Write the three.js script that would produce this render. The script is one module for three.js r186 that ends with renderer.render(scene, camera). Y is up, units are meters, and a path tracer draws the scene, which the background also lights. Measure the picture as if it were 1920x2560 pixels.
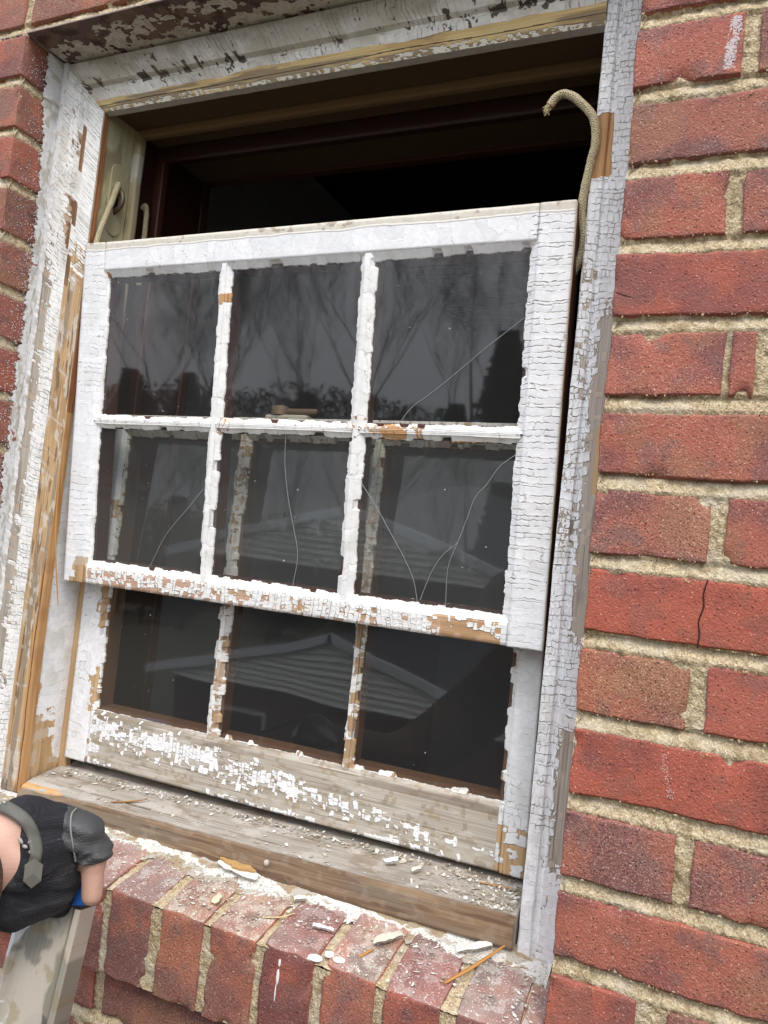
import * as THREE from 'three';
import { mergeGeometries, mergeVertices, toCreasedNormals } from 'three/addons/utils/BufferGeometryUtils.js';

// ---------------------------------------------------------------- camera, sky, sun, exposure
const scene = new THREE.Scene();
const camera = new THREE.PerspectiveCamera(67.28, 768 / 1024, 0.02, 600);
camera.position.set(0.1127, -0.0431, 0.7184);
camera.rotation.set(0.0436, 0.4203, 0.1051, 'YXZ');
const renderer = new THREE.WebGLRenderer({ antialias: true });
renderer.setSize(768, 1024);
renderer.toneMapping = THREE.LinearToneMapping;
renderer.toneMappingExposure = 1.34;
renderer.shadowMap.enabled = true;
renderer.shadowMap.type = THREE.PCFSoftShadowMap;
{ // overcast sky: brighter overhead, even all round
  const w = 256, h = 128, d = new Float32Array(w * h * 4);
  for (let j = 0; j < h; j++) for (let i = 0; i < w; i++) {
    const el = ((j + 0.5) / h - 0.5) * Math.PI, s = Math.max(0, Math.sin(el));
    const az = (i + 0.5) / w * Math.PI * 2;
    const cl = 1 + 0.05 * Math.sin(az * 3 + 4 * el) * Math.cos(el * 7) + 0.04 * Math.sin(az * 5 - 9 * el + 1.3) * Math.cos(el);
    const L = (el > 0 ? 0.78 * (1 + 1.7 * s) : 0.3) * (el > 0 ? cl : 1), k = (j * w + i) * 4;
    d[k] = L * 0.955; d[k + 1] = L * 0.99; d[k + 2] = L * 1.07; d[k + 3] = 1;
  }
  const t = new THREE.DataTexture(d, w, h, THREE.RGBAFormat, THREE.FloatType);
  t.mapping = THREE.EquirectangularReflectionMapping; t.magFilter = THREE.LinearFilter; t.needsUpdate = true;
  scene.background = t; scene.environment = t;
}
const sun = new THREE.DirectionalLight(0xfff4e6, 1.3);
sun.position.set(5.2, 13, 8.5); sun.target.position.set(-0.3, 0, 0);
sun.castShadow = true; sun.shadow.radius = 34; sun.shadow.mapSize.set(2048, 2048);
Object.assign(sun.shadow.camera, { left: -3, right: 3, top: 3, bottom: -3, near: 1, far: 40 });
scene.add(sun, sun.target);

// ---------------------------------------------------------------- noise and helpers
let seedState = 12345;
const rnd = () => { seedState = (seedState * 1664525 + 1013904223) >>> 0; return seedState / 4294967296; };
const reseed = (s) => { seedState = (s * 2654435761) >>> 0; rnd(); rnd(); };
const hash = (i, j = 0, k = 0) => {
  let n = Math.imul(i | 0, 374761393) ^ Math.imul(j | 0, 668265263) ^ Math.imul(k | 0, 1274126177);
  n = Math.imul(n ^ (n >>> 13), 1274126177); n = Math.imul(n ^ (n >>> 16), 2246822519);
  return ((n ^ (n >>> 15)) >>> 0) / 4294967296;
};
const TB = new Float32Array(65536);
for (let i = 0; i < 65536; i++) TB[i] = hash(i & 255, i >> 8, 9);
const vn = (x, y) => { // value noise 0..1
  const i = Math.floor(x), j = Math.floor(y); let u = x - i, v = y - j;
  u = u * u * (3 - 2 * u); v = v * v * (3 - 2 * v);
  const a = i & 255, b = (i + 1) & 255, c = (j & 255) << 8, d = ((j + 1) & 255) << 8;
  const p = TB[a + c], q = TB[b + c], r = TB[a + d], s = TB[b + d];
  return p + (q - p) * u + (r - p + (p - q - r + s) * u) * v;
};
const fbm = (x, y, n = 4) => { let s = 0, a = 0.5, t = 0; for (let i = 0; i < n; i++) { s += a * vn(x + i * 17.3, y + i * 31.7); t += a; a *= 0.5; x *= 2.03; y *= 2.03; } return s / t; };
const n3 = (x, y, z) => (vn(x + z * 0.73, y + 11.1) + vn(y + x * 0.61 + 5.2, z + 3.3) + vn(z + y * 0.57 + 9.7, x + 7.7)) / 3;
const sst = (a, b, x) => { const t = Math.min(1, Math.max(0, (x - a) / (b - a))); return t * t * (3 - 2 * t); };
const mixc = (o, c, t) => { o.r += (c[0] - o.r) * t; o.g += (c[1] - o.g) * t; o.b += (c[2] - o.b) * t; };
const setc = (o, c, k = 1) => { o.r = c[0] * k; o.g = c[1] * k; o.b = c[2] * k; };
const bumpIn = (x, a, b, e) => sst(a - e, a + e, x) * (1 - sst(b - e, b + e, x)); // 1 between a and b

function makeTex(W, H, ppm, fn, wrap = false) { // W x H metres; fn(x, y, o) sets o.r o.g o.b (sRGB bytes) and o.h (relief 0..1)
  const w = Math.min(2048, Math.round(W * ppm)), h = Math.min(2048, Math.round(H * ppm));
  const c = new Uint8Array(w * h * 4), b = new Uint8Array(w * h * 4), o = { r: 0, g: 0, b: 0, h: 0 };
  for (let j = 0; j < h; j++) for (let i = 0; i < w; i++) {
    fn((i + 0.5) / w * W, (j + 0.5) / h * H, o);
    const k = (j * w + i) * 4;
    c[k] = Math.min(255, Math.max(0, o.r)); c[k + 1] = Math.min(255, Math.max(0, o.g)); c[k + 2] = Math.min(255, Math.max(0, o.b)); c[k + 3] = 255;
    b[k] = b[k + 1] = b[k + 2] = Math.min(255, Math.max(0, o.h * 255)); b[k + 3] = 255;
  }
  const mk = (d, srgb) => {
    const t = new THREE.DataTexture(d, w, h, THREE.RGBAFormat); t.magFilter = THREE.LinearFilter; t.minFilter = THREE.LinearFilter;
    if (srgb) t.colorSpace = THREE.SRGBColorSpace; t.wrapS = t.wrapT = wrap ? THREE.MirroredRepeatWrapping : THREE.ClampToEdgeWrapping; t.needsUpdate = true; return t;
  };
  return { map: mk(c, true), bump: mk(b, false), W, H };
}
const texMat = (t, rough, bumpScale, extra = {}) => new THREE.MeshStandardMaterial({ map: t.map, bumpMap: t.bump, bumpScale, roughness: rough, ...extra });
const plain = (hex, rough = 0.8, extra = {}) => new THREE.MeshStandardMaterial({ color: hex, roughness: rough, ...extra });

const used = {};
const numbered = (n) => { const k = used[n] = (used[n] ?? -1) + 1; return k ? `${n}_${String(k).padStart(3, '0')}` : n; };
function thing(name, label, category, group) {
  const o = new THREE.Group(); o.name = numbered(name); scene.add(o); o.userData = { label, category }; if (group) o.userData.group = group; return o;
}
function part(name, geo, mat, parent, label) {
  const m = new THREE.Mesh(geo, mat); m.name = name; m.castShadow = m.receiveShadow = true; if (label) m.userData.label = label; parent.add(m); return m;
}
function single(name, geo, mat, label, category, group) {
  const m = new THREE.Mesh(geo, mat); m.name = numbered(name); m.castShadow = m.receiveShadow = true;
  m.userData = { label, category }; if (group) m.userData.group = group; scene.add(m); return m;
}
function struct(name, geo, mat) { const m = new THREE.Mesh(geo, mat); m.name = name; m.castShadow = m.receiveShadow = true; m.userData = { kind: 'structure' }; scene.add(m); return m; }

// normals averaged over vertices that share a place
function weld(g) {
  const p = g.attributes.position, n = p.count, idx = g.index ? g.index.array : null, acc = new Map(), key = (i) => `${Math.round(p.getX(i) * 2e5)},${Math.round(p.getY(i) * 2e5)},${Math.round(p.getZ(i) * 2e5)}`;
  const keys = new Array(n); for (let i = 0; i < n; i++) keys[i] = key(i);
  const A = new THREE.Vector3(), B = new THREE.Vector3(), C = new THREE.Vector3();
  const m = idx ? idx.length : n;
  for (let i = 0; i < m; i += 3) {
    const a = idx ? idx[i] : i, b = idx ? idx[i + 1] : i + 1, c = idx ? idx[i + 2] : i + 2;
    A.fromBufferAttribute(p, a); B.fromBufferAttribute(p, b).sub(A); C.fromBufferAttribute(p, c).sub(A); B.cross(C);
    for (const v of [a, b, c]) { let s = acc.get(keys[v]); if (!s) acc.set(keys[v], s = [0, 0, 0]); s[0] += B.x; s[1] += B.y; s[2] += B.z; }
  }
  const nn = new Float32Array(n * 3);
  for (let i = 0; i < n; i++) { const s = acc.get(keys[i]) || [0, 1, 0], l = Math.hypot(...s) || 1; nn[i * 3] = s[0] / l; nn[i * 3 + 1] = s[1] / l; nn[i * 3 + 2] = s[2] / l; }
  g.setAttribute('normal', new THREE.BufferAttribute(nn, 3)); return g;
}
// box with rounded, uneven edges; uv in metres by face. warp(v) moves a vertex
function roundBox(w, h, d, r, seg, warp, uvOff = [0, 0]) {
  const g = new THREE.BoxGeometry(2, 2, 2, ...seg), p = g.attributes.position, nrm = g.attributes.normal, uv = g.attributes.uv, H = [w / 2, h / 2, d / 2], v = new THREE.Vector3();
  const cl = (t) => t * (1.38 - 0.38 * t * t);
  for (let i = 0; i < p.count; i++) {
    const c = [cl(p.getX(i)) * H[0], cl(p.getY(i)) * H[1], cl(p.getZ(i)) * H[2]];
    const q = c.map((x, k) => Math.max(-(H[k] - r), Math.min(H[k] - r, x))), e = c.map((x, k) => x - q[k]), l = Math.hypot(...e);
    if (l > r) for (let k = 0; k < 3; k++) c[k] = q[k] + e[k] / l * r;
    v.set(...c); if (warp) warp(v);
    const ax = Math.abs(nrm.getX(i)), ay = Math.abs(nrm.getY(i));
    uv.setXY(i, (ax > 0.5 ? c[2] : c[0]) + uvOff[0], (ay > 0.5 ? c[2] : c[1]) + uvOff[1]);
    p.setXYZ(i, v.x, v.y, v.z);
  }
  return weld(g);
}
function gridGeo(nu, nv, fn, flip = false) { // fn(u, v) -> [x, y, z, s, t]
  const P = new Float32Array((nu + 1) * (nv + 1) * 3), U = new Float32Array((nu + 1) * (nv + 1) * 2), I = [];
  for (let j = 0; j <= nv; j++) for (let i = 0; i <= nu; i++) {
    const a = fn(i / nu, j / nv), k = j * (nu + 1) + i; P[k * 3] = a[0]; P[k * 3 + 1] = a[1]; P[k * 3 + 2] = a[2]; U[k * 2] = a[3] ?? a[0]; U[k * 2 + 1] = a[4] ?? a[1];
    if (i < nu && j < nv) { const b = k + 1, c = k + nu + 1, d = c + 1; flip ? I.push(k, c, b, b, c, d) : I.push(k, b, c, b, d, c); }
  }
  const g = new THREE.BufferGeometry(); g.setAttribute('position', new THREE.BufferAttribute(P, 3)); g.setAttribute('uv', new THREE.BufferAttribute(U, 2)); g.setIndex(I); g.computeVertexNormals(); return g;
}
// a moulding: profile points [t, z] swept along s in 0..L; place(s, t, z) -> [x, y, z]; uv = (s, arc length) / (L, P)
function sweep(prof, L, n, place, crease = 0.6) {
  const arc = [0]; for (let i = 1; i < prof.length; i++) arc.push(arc[i - 1] + Math.hypot(prof[i][0] - prof[i - 1][0], prof[i][1] - prof[i - 1][1]));
  const P = arc[arc.length - 1], pos = [], uv = [];
  for (let i = 0; i < prof.length - 1; i++) for (let k = 0; k < n; k++) {
    const q = [[k, i], [k + 1, i], [k + 1, i + 1], [k, i + 1]].map(([a, b]) => ({ p: place(a / n * L, prof[b][0], prof[b][1], a / n), t: [a / n, arc[b] / P] }));
    for (const m of [0, 1, 2, 0, 2, 3]) { pos.push(...q[m].p); uv.push(...q[m].t); }
  }
  let g = new THREE.BufferGeometry(); g.setAttribute('position', new THREE.Float32BufferAttribute(pos, 3)); g.setAttribute('uv', new THREE.Float32BufferAttribute(uv, 2));
  g = toCreasedNormals(g, crease); return g;
}
const boxAt = (x0, x1, y0, y1, z0, z1) => { const g = new THREE.BoxGeometry(x1 - x0, y1 - y0, z1 - z0); g.translate((x0 + x1) / 2, (y0 + y1) / 2, (z0 + z1) / 2); return g; };
const rbAt = (x0, x1, y0, y1, z0, z1, r = 0.002, seg = [4, 4, 4], warp, off = [0, 0]) => { const g = roundBox(x1 - x0, y1 - y0, z1 - z0, r, seg, warp, off); g.translate((x0 + x1) / 2, (y0 + y1) / 2, (z0 + z1) / 2); return g; };
const tube = (pts, r, seg = 60, rad = 8) => new THREE.TubeGeometry(new THREE.CatmullRomCurve3(pts.map((a) => new THREE.Vector3(...a))), seg, r, rad);
// signed-distance surface (surface nets)
function surfNet(f, lo, hi, cell) {
  const N = [0, 1, 2].map((k) => Math.ceil((hi[k] - lo[k]) / cell) + 1), [nx, ny, nz] = N, F = new Float32Array(nx * ny * nz);
  for (let k = 0, m = 0; k < nz; k++) for (let j = 0; j < ny; j++) for (let i = 0; i < nx; i++, m++) F[m] = f(lo[0] + i * cell, lo[1] + j * cell, lo[2] + k * cell);
  const at = (i, j, k) => (k * ny + j) * nx + i, vid = new Int32Array(nx * ny * nz).fill(-1), P = [], I = [];
  for (let k = 0; k < nz - 1; k++) for (let j = 0; j < ny - 1; j++) for (let i = 0; i < nx - 1; i++) {
    let s = 0, x = 0, y = 0, z = 0;
    const g = (a, b, c, d, e, h) => { const p = F[at(i + a, j + b, k + c)], q = F[at(i + d, j + e, k + h)]; if ((p < 0) !== (q < 0)) { const t = p / (p - q); x += a + (d - a) * t; y += b + (e - b) * t; z += c + (h - c) * t; s++; } };
    g(0, 0, 0, 1, 0, 0); g(0, 1, 0, 1, 1, 0); g(0, 0, 1, 1, 0, 1); g(0, 1, 1, 1, 1, 1); g(0, 0, 0, 0, 1, 0); g(1, 0, 0, 1, 1, 0); g(0, 0, 1, 0, 1, 1); g(1, 0, 1, 1, 1, 1); g(0, 0, 0, 0, 0, 1); g(1, 0, 0, 1, 0, 1); g(0, 1, 0, 0, 1, 1); g(1, 1, 0, 1, 1, 1);
    if (s) { vid[at(i, j, k)] = P.length / 3; P.push(lo[0] + (i + x / s) * cell, lo[1] + (j + y / s) * cell, lo[2] + (k + z / s) * cell); }
  }
  const quad = (a, b, c, d, fl) => { if (a < 0 || b < 0 || c < 0 || d < 0) return; fl ? I.push(a, b, c, a, c, d) : I.push(a, c, b, a, d, c); };
  for (let k = 1; k < nz - 1; k++) for (let j = 1; j < ny - 1; j++) for (let i = 1; i < nx - 1; i++) {
    const p = F[at(i, j, k)] < 0;
    if (p !== F[at(i + 1, j, k)] < 0) quad(vid[at(i, j - 1, k - 1)], vid[at(i, j, k - 1)], vid[at(i, j, k)], vid[at(i, j - 1, k)], p);
    if (p !== F[at(i, j + 1, k)] < 0) quad(vid[at(i - 1, j, k - 1)], vid[at(i - 1, j, k)], vid[at(i, j, k)], vid[at(i, j, k - 1)], p);
    if (p !== F[at(i, j, k + 1)] < 0) quad(vid[at(i - 1, j - 1, k)], vid[at(i, j - 1, k)], vid[at(i, j, k)], vid[at(i - 1, j, k)], p);
  }
  const g = new THREE.BufferGeometry(); g.setAttribute('position', new THREE.Float32BufferAttribute(P, 3)); g.setIndex(I); g.computeVertexNormals();
  const uv = new Float32Array(P.length / 3 * 2); for (let i = 0; i < P.length / 3; i++) { uv[i * 2] = P[i * 3] + P[i * 3 + 2] * 0.5; uv[i * 2 + 1] = P[i * 3 + 1]; } g.setAttribute('uv', new THREE.BufferAttribute(uv, 2));
  return g;
}
const bone = (x, y, z, a, b, ra, rb) => {
  const dx = b[0] - a[0], dy = b[1] - a[1], dz = b[2] - a[2], t = Math.max(0, Math.min(1, ((x - a[0]) * dx + (y - a[1]) * dy + (z - a[2]) * dz) / (dx * dx + dy * dy + dz * dz)));
  return Math.hypot(x - a[0] - dx * t, y - a[1] - dy * t, z - a[2] - dz * t) - ra - (rb - ra) * t;
};
const smin = (a, b, k) => { const h = Math.max(k - Math.abs(a - b), 0) / k; return Math.min(a, b) - h * h * k * 0.25; };
const bones = (list, k) => (x, y, z) => { let d = 1e3; for (const b of list) d = smin(d, bone(x, y, z, ...b), k); return d; };

// ---------------------------------------------------------------- surfaces: wood, peeling paint, brick, mortar
const GREYWOOD = [[176, 168, 156], [132, 122, 110], [198, 190, 178]], TANWOOD = [[190, 158, 118], [150, 118, 82], [206, 178, 140]], FRESH = [[184, 142, 94], [148, 104, 64], [202, 166, 118]], BROWN = [[140, 108, 78], [100, 72, 50], [168, 136, 104]];
const WHITE = [237, 237, 235], CREAM = [212, 206, 190], CRACK = [138, 134, 127];
function wood(o, a, b, kind) { // a along the grain, b across
  const s = vn(a * 9 + 3 * vn(a * 4, b * 60), b * 900 + a * 4), t = fbm(a * 14, b * 260, 3), u = vn(a * 30, b * 90);
  setc(o, kind[0]); mixc(o, kind[1], sst(0.5, 0.95, t) * 0.8); mixc(o, kind[2], sst(0.55, 0.9, s) * 0.6); mixc(o, kind[1], sst(0.72, 0.9, u) * 0.4);
  const ck = sst(0.8, 0.88, vn(a * 7 + 40, b * 520)), fg = vn(a * 16, b * 1900); mixc(o, kind[1], 0.55 * ck); mixc(o, [kind[1][0] * 0.55, kind[1][1] * 0.5, kind[1][2] * 0.5], 0.7 * sst(0.9, 0.94, vn(a * 5 + 9, b * 420))); setc(o, [o.r, o.g, o.b], 0.94 + 0.12 * fg);
  o.h = 0.18 + 0.14 * s - 0.1 * t - 0.16 * ck;
}
// c: along (true: grain along y), ca/cb crack spacing along/across the grain, cover(x, y) > 0 where paint holds, kind of wood, crack, curl, paint, primer
function peel(o, x, y, c) {
  const a = c.vert ? y : x, b = c.vert ? x : y, sd = c.seed || 0;
  const a2 = a + c.ca * ((c.wav ?? 0.9) * (vn(b * 55 + sd, a * 22) - 0.5) + 0.3 * (vn(b * 310 + sd, a * 310) - 0.5)), b2 = b + Math.min(c.cb, 0.012) * (0.6 * (vn(a * 60, b * 40 + sd) - 0.5) + 0.35 * (vn(a * 310, b * 310 + sd) - 0.5));
  const ra = a2 / c.ca + 300; let i = Math.floor(ra); const ji = (n) => n + (hash(n, sd, 1) - 0.5) * 0.7;
  if (ra < ji(i)) i--; else if (ra >= ji(i + 1)) i++;
  const da = Math.min(ra - ji(i), ji(i + 1) - ra) * c.ca;
  const cbi = c.cb * (0.6 + 0.9 * hash(i, sd, 7)), ob = hash(i, sd, 3) * 10, rb = b2 / cbi + ob + 300; const j = Math.floor(rb), fb = rb - j;
  let db = Math.min(fb, 1 - fb) * cbi; if (hash(i, j + (fb > 0.5 ? 1 : 0), sd + 5) > (c.pv ?? 1)) db = 1;
  const d = Math.min(da, db), id = hash(i, j, sd + 11), ac = (i + 0.5 - 300) * c.ca, bc = (j + 0.5 - 300 - ob) * cbi;
  const cov = c.cover(c.vert ? bc : ac, c.vert ? ac : bc) + (id - 0.5) * (c.rough ?? 0.5) + (fbm(x * 210, y * 210, 3) - 0.5) * (c.soft ?? 0.75) - 0.3 * Math.exp(-d / 0.0009) * (hash(i, j, 33) + 0.2);
  if (cov > 0) {
    const dirt = fbm(x * 35 + sd, y * 35, 3), p = c.paint || WHITE; setc(o, p, 0.965 + 0.05 * id + 0.05 * (vn(x * 300, y * 300) - 0.5));
    mixc(o, [186, 180, 166], sst(0.56, 0.8, dirt) * (c.dirt ?? 0.35));
    const cs = (c.crack ?? 0.8) * sst(0.2, 0.62, vn(x * 24 + sd, y * 24 + 3) + (c.crack > 0.9 ? 0.3 : 0)), br = sst(0.34, 0.5, vn(x * 210 + sd, y * 210)), cw = 0.00012 + 0.0004 * hash(i, j, 21) * cs * br;
    const k = (1 - sst(cw * 0.4, cw + 0.0003, d)) * (0.35 + 0.65 * br) * (db < da ? 0.6 : 1); mixc(o, CRACK, k * cs * 0.85);
    o.h = 0.55 + (c.curl ?? 0.25) * (id - 0.3) * Math.exp(-d / 0.0014) + 0.05 * (vn(x * 500, y * 500) - 0.5) - 0.4 * k * cs - 0.1 * (1 - sst(0, 0.2, cov));
    if (cov < 0.06) mixc(o, [236, 234, 228], 0.5);
  } else {
    wood(o, a, b, c.kind || GREYWOOD);
    if (c.primer && id < c.primer) { mixc(o, c.primerColor || [196, 178, 160], 0.75); o.h += 0.12; }
    if (cov > -0.05) { mixc(o, [70, 60, 50], 0.35); }
  }
}
const sandGrain = (x, y) => vn(x * 950, y * 950);
function brickColor(x, y, o, seed, speck, mott) {

    const m = fbm(x * 22 + seed, y * 22, 4), f = vn(x * 700, y * 700 + seed), g = vn(x * 1400 + seed, y * 1400), m2 = fbm(x * 60, y * 60 + seed * 3, 3);
    setc(o, [154, 93, 80], 0.94 + 0.12 * f);
    mixc(o, [124, 80, 76], sst(0.44, 0.66, m) * mott); mixc(o, [162, 98, 80], sst(0.5, 0.68, 1 - m) * mott * 0.8); mixc(o, [122, 92, 88], sst(0.52, 0.72, m2) * mott * 0.6); mixc(o, [150, 108, 84], 0.6 * sst(0.6, 0.72, fbm(x * 14 + seed, y * 14 + 50, 3)) * mott);
    const ci = Math.floor(x * 760), cj = Math.floor(y * 760), h = hash(ci, cj, seed), dx = x * 760 - ci - 0.5, dy = y * 760 - cj - 0.5, dd = Math.hypot(dx + (hash(ci, cj, 3) - 0.5) * 0.5, dy + (hash(ci, cj, 4) - 0.5) * 0.5);
    const dens = speck * (0.35 + 1.1 * vn(x * 40 + 9, y * 40 + seed));
    o.h = 0.5 + 0.25 * (f - 0.5) + 0.25 * (g - 0.5) + 0.2 * (m2 - 0.5);
    if (h < dens && dd < 0.34 + 0.2 * hash(ci, cj, 6)) { mixc(o, hash(ci, cj, 8) < 0.85 ? [192, 140, 118] : [222, 202, 186], 0.35 + 0.4 * hash(ci, cj, 12)); o.h += 0.12; }
    if (h > 0.985 - speck * 0.05 && dd < 0.4) { mixc(o, [62, 34, 32], 0.75); o.h -= 0.4; }
    mixc(o, [96, 56, 50], sst(0.64, 0.82, g) * 0.28 * (0.4 + speck * 1.6));
}
const brickTex = (seed, speck, mott) => makeTex(0.5, 0.5, 2000, (x, y, o) => brickColor(x, y, o, seed, speck, mott), true);
const rowT = makeTex(0.5, 0.5, 2000, (x, y, o) => { // lower half: faces; upper half: the weathered, dust-covered tops
  brickColor(x, y, o, 13, 0.22, 1); if (y < 0.25) return;
  const a = fbm(x * 34, y * 34, 4), b = fbm(x * 90 + 3, y * 90, 3), g = vn(x * 900, y * 900); mixc(o, [166, 144, 138], 0.4 + 0.35 * sst(0.35, 0.65, a)); mixc(o, [112, 100, 98], 0.5 * sst(0.56, 0.7, fbm(x * 22 + 8, y * 22, 3))); mixc(o, [196, 188, 182], 0.5 * sst(0.5, 0.7, b + 0.3 * (g - 0.5))); mixc(o, [224, 222, 218], 0.8 * sst(0.83, 0.88, g)); o.h += 0.15 * sst(0.57, 0.64, b);
}, true);
const BT = [brickTex(3, 0.3, 0.95), brickTex(41, 0.1, 0.7), brickTex(77, 0.5, 1)];
const mortarT = makeTex(0.45, 0.45, 2000, (x, y, o) => {
  const m = fbm(x * 30, y * 30, 4), g = sandGrain(x, y), f = vn(x * 480 + 7, y * 480), q = vn(x * 1900, y * 1900);
  setc(o, [190, 172, 140]); mixc(o, [158, 137, 104], sst(0.5, 0.8, f) * 0.75); mixc(o, [220, 207, 180], sst(0.55, 0.8, g) * 0.8); mixc(o, [112, 96, 70], sst(0.66, 0.85, q) * 0.75); mixc(o, [204, 196, 178], sst(0.5, 0.75, m) * 0.55); mixc(o, [136, 118, 88], sst(0.6, 0.8, fbm(x * 60 + 4, y * 60, 3)) * 0.5);
  o.h = 0.5 + 0.35 * (g - 0.5) + 0.3 * (f - 0.5) + 0.2 * (q - 0.5);
}, true);
for (const t of [...BT, mortarT, rowT]) for (const m of [t.map, t.bump]) m.repeat.set(1 / t.W, 1 / t.H);
const mortarMat = texMat(mortarT, 0.95, 0.002);
const tint = (r, g, b) => new THREE.Color().setRGB(r, g, b);
const brickMats = [[0, 1.02, 0.97, 0.95], [1, 1.08, 0.92, 0.88], [2, 0.96, 1.0, 1.0], [0, 1.05, 1.02, 1.03], [1, 1.15, 1.3, 1.15], [2, 0.84, 0.88, 0.88], [0, 0.92, 0.97, 1.02], [1, 1.12, 0.86, 0.77], [2, 1.06, 1.1, 0.95]]
  .map(([t, r, g, b]) => texMat(BT[t], 0.88, 0.0015, { color: tint(r, g, b) }));
// ---------------------------------------------------------------- brick wall
const PITCH = 0.0725, BH = 0.0575, XL = -0.822, ytop = (r) => -(r - 7) * PITCH + BH / 2, ybot = (r) => -(r - 7) * PITCH - BH / 2;
const wall = thing('brick_wall', 'red brick wall with sandy mortar around the old window', 'wall');
function brickGeo(w, h, d, seed, chips = 2) {
  const S = seed * 7.13, ch = [];
  for (let k = 0; k < chips; k++) {
    const e = Math.floor(hash(seed, k, 1) * 4), u = (hash(seed, k, 2) - 0.5);
    ch.push([e < 2 ? u * w : (e === 2 ? -0.5 : 0.5) * w, e < 2 ? (e ? 0.5 : -0.5) * h : u * h, d / 2, 0.004 + 0.009 * hash(seed, k, 3)]);
  }
  return roundBox(w, h, d, 0.0021, [Math.max(8, Math.round(w / 0.0055)), Math.max(9, Math.round(h / 0.0055)), 7], (v) => {
    const x = v.x + S, y = v.y + S * 0.7, z = v.z + S * 0.3;
    const e = 0.0012 * (n3(x * 34, y * 34, z * 34) - 0.5) * 2 + 0.0011 * (n3(x * 130, y * 130, z * 130) - 0.5) * 2;
    const sx = v.x / w * 2, sy = v.y / h * 2, sz = v.z / d * 2;
    for (const c of ch) { const l = Math.hypot(v.x - c[0], v.y - c[1], (v.z - c[2]) * 1.4); if (l < c[3]) { const k = (c[3] - l) * 0.55; v.z -= k; v.y -= Math.sign(c[1]) * k * 0.4 * (Math.abs(sy) > 0.8 ? 1 : 0); } }
    v.x += e * (Math.abs(sx) > 0.93 ? sx : 0) * 1.6; v.y += e * (Math.abs(sy) > 0.85 ? sy : 0) * 1.6; v.z += e * (Math.abs(sz) > 0.85 ? sz : 0);
    v.y += 0.0012 * (vn(S, v.x * 9) - 0.5) * 2;
  }, [0.02 + w / 2 + hash(seed, 5) * (0.46 - w), 0.06 + hash(seed, 6) * 0.38]);
}
let brickSeed = 1;
function addBrick(parent, x0, x1, yc, h, mat, { zf = 0, depth = 0.1, chips = 2, name = 'brick' } = {}) {
  const s = brickSeed++, g = brickGeo(x1 - x0, h, depth, s, chips), m = part(name, g, brickMats[mat], parent);
  m.position.set((x0 + x1) / 2, yc, zf - depth / 2 + 0.0016 * (hash(s, 9) - 0.5)); m.rotation.z = 0.006 * (hash(s, 10) - 0.5); return m;
}
const rightMat = { '-1': 0, 0: 3, 1: 3, 2: 6, 3: 0, 4: 1, 5: 3, 6: 0, 7: 2, 8: 7, 9: 8, 10: 7, 11: 2, 12: 0, 13: 1, 14: 5 };
for (let r = -3; r <= 18; r++) {
  const yc = -(r - 7) * PITCH, pick = (k) => Math.floor(hash(r + 40, k, 77) * 9), half = ((r % 2) + 2) % 2 === 1;
  const full = r <= -2 || r >= 15;
  // to the right of the window
  let x = full ? null : 0.0005 * (hash(r + 50, 2) - 0.3) + 0.002 * (hash(r + 50, 3) - 0.5);
  if (!full) {
    const ends = half ? { 1: 0.092, 3: 0.0902, 5: 0.0995, 7: 0.0985, 9: 0.0935, 11: 0.0937, 13: 0.0745 }[r] ?? 0.092 : 0.199;
    addBrick(wall, x, ends, yc, BH, rightMat[r] ?? pick(1), { chips: 3 }); x = ends + (r === 5 ? 0.0045 : r === 13 ? 0.024 : 0.0125 + 0.003 * hash(r + 9, 4));
    if (r === 5) { addBrick(wall, x, 0.1235, yc, BH, 0, { chips: 2 }); x = 0.137; }
    for (let k = 0; x < 0.42; k++) { const e = x + 0.198; addBrick(wall, x, e, yc, BH, [5, 2, 0, 6, 1][(r + k + 5) % 5]); x = e + 0.013; }
    // to the left of the window
    let e = XL + 0.003 * (hash(r + 60, 5) - 0.5);
    for (let k = 0; e > -1.05; k++) { const w = k === 0 && half ? 0.092 : 0.198; addBrick(wall, e - w, e, yc, BH, r === -1 ? 0 : r === 0 ? 4 : [6, 0, 5, 2][(r + 8 + k) % 4]); e -= w + 0.013; }
  } else {
    x = r === 15 ? -0.708 - 0.211 : r < 0 ? -1.03 : -1.06 + (half ? 0.106 : 0);
    for (let k = 0; x < 0.42; k++) { addBrick(wall, x, x + 0.198, yc, BH, r === -2 ? (k ? pick(k) : 4) : r === 15 ? [6, 0, 5][k % 3] : pick(k), { zf: 0 }); x += 0.211; }
  }
}
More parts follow.
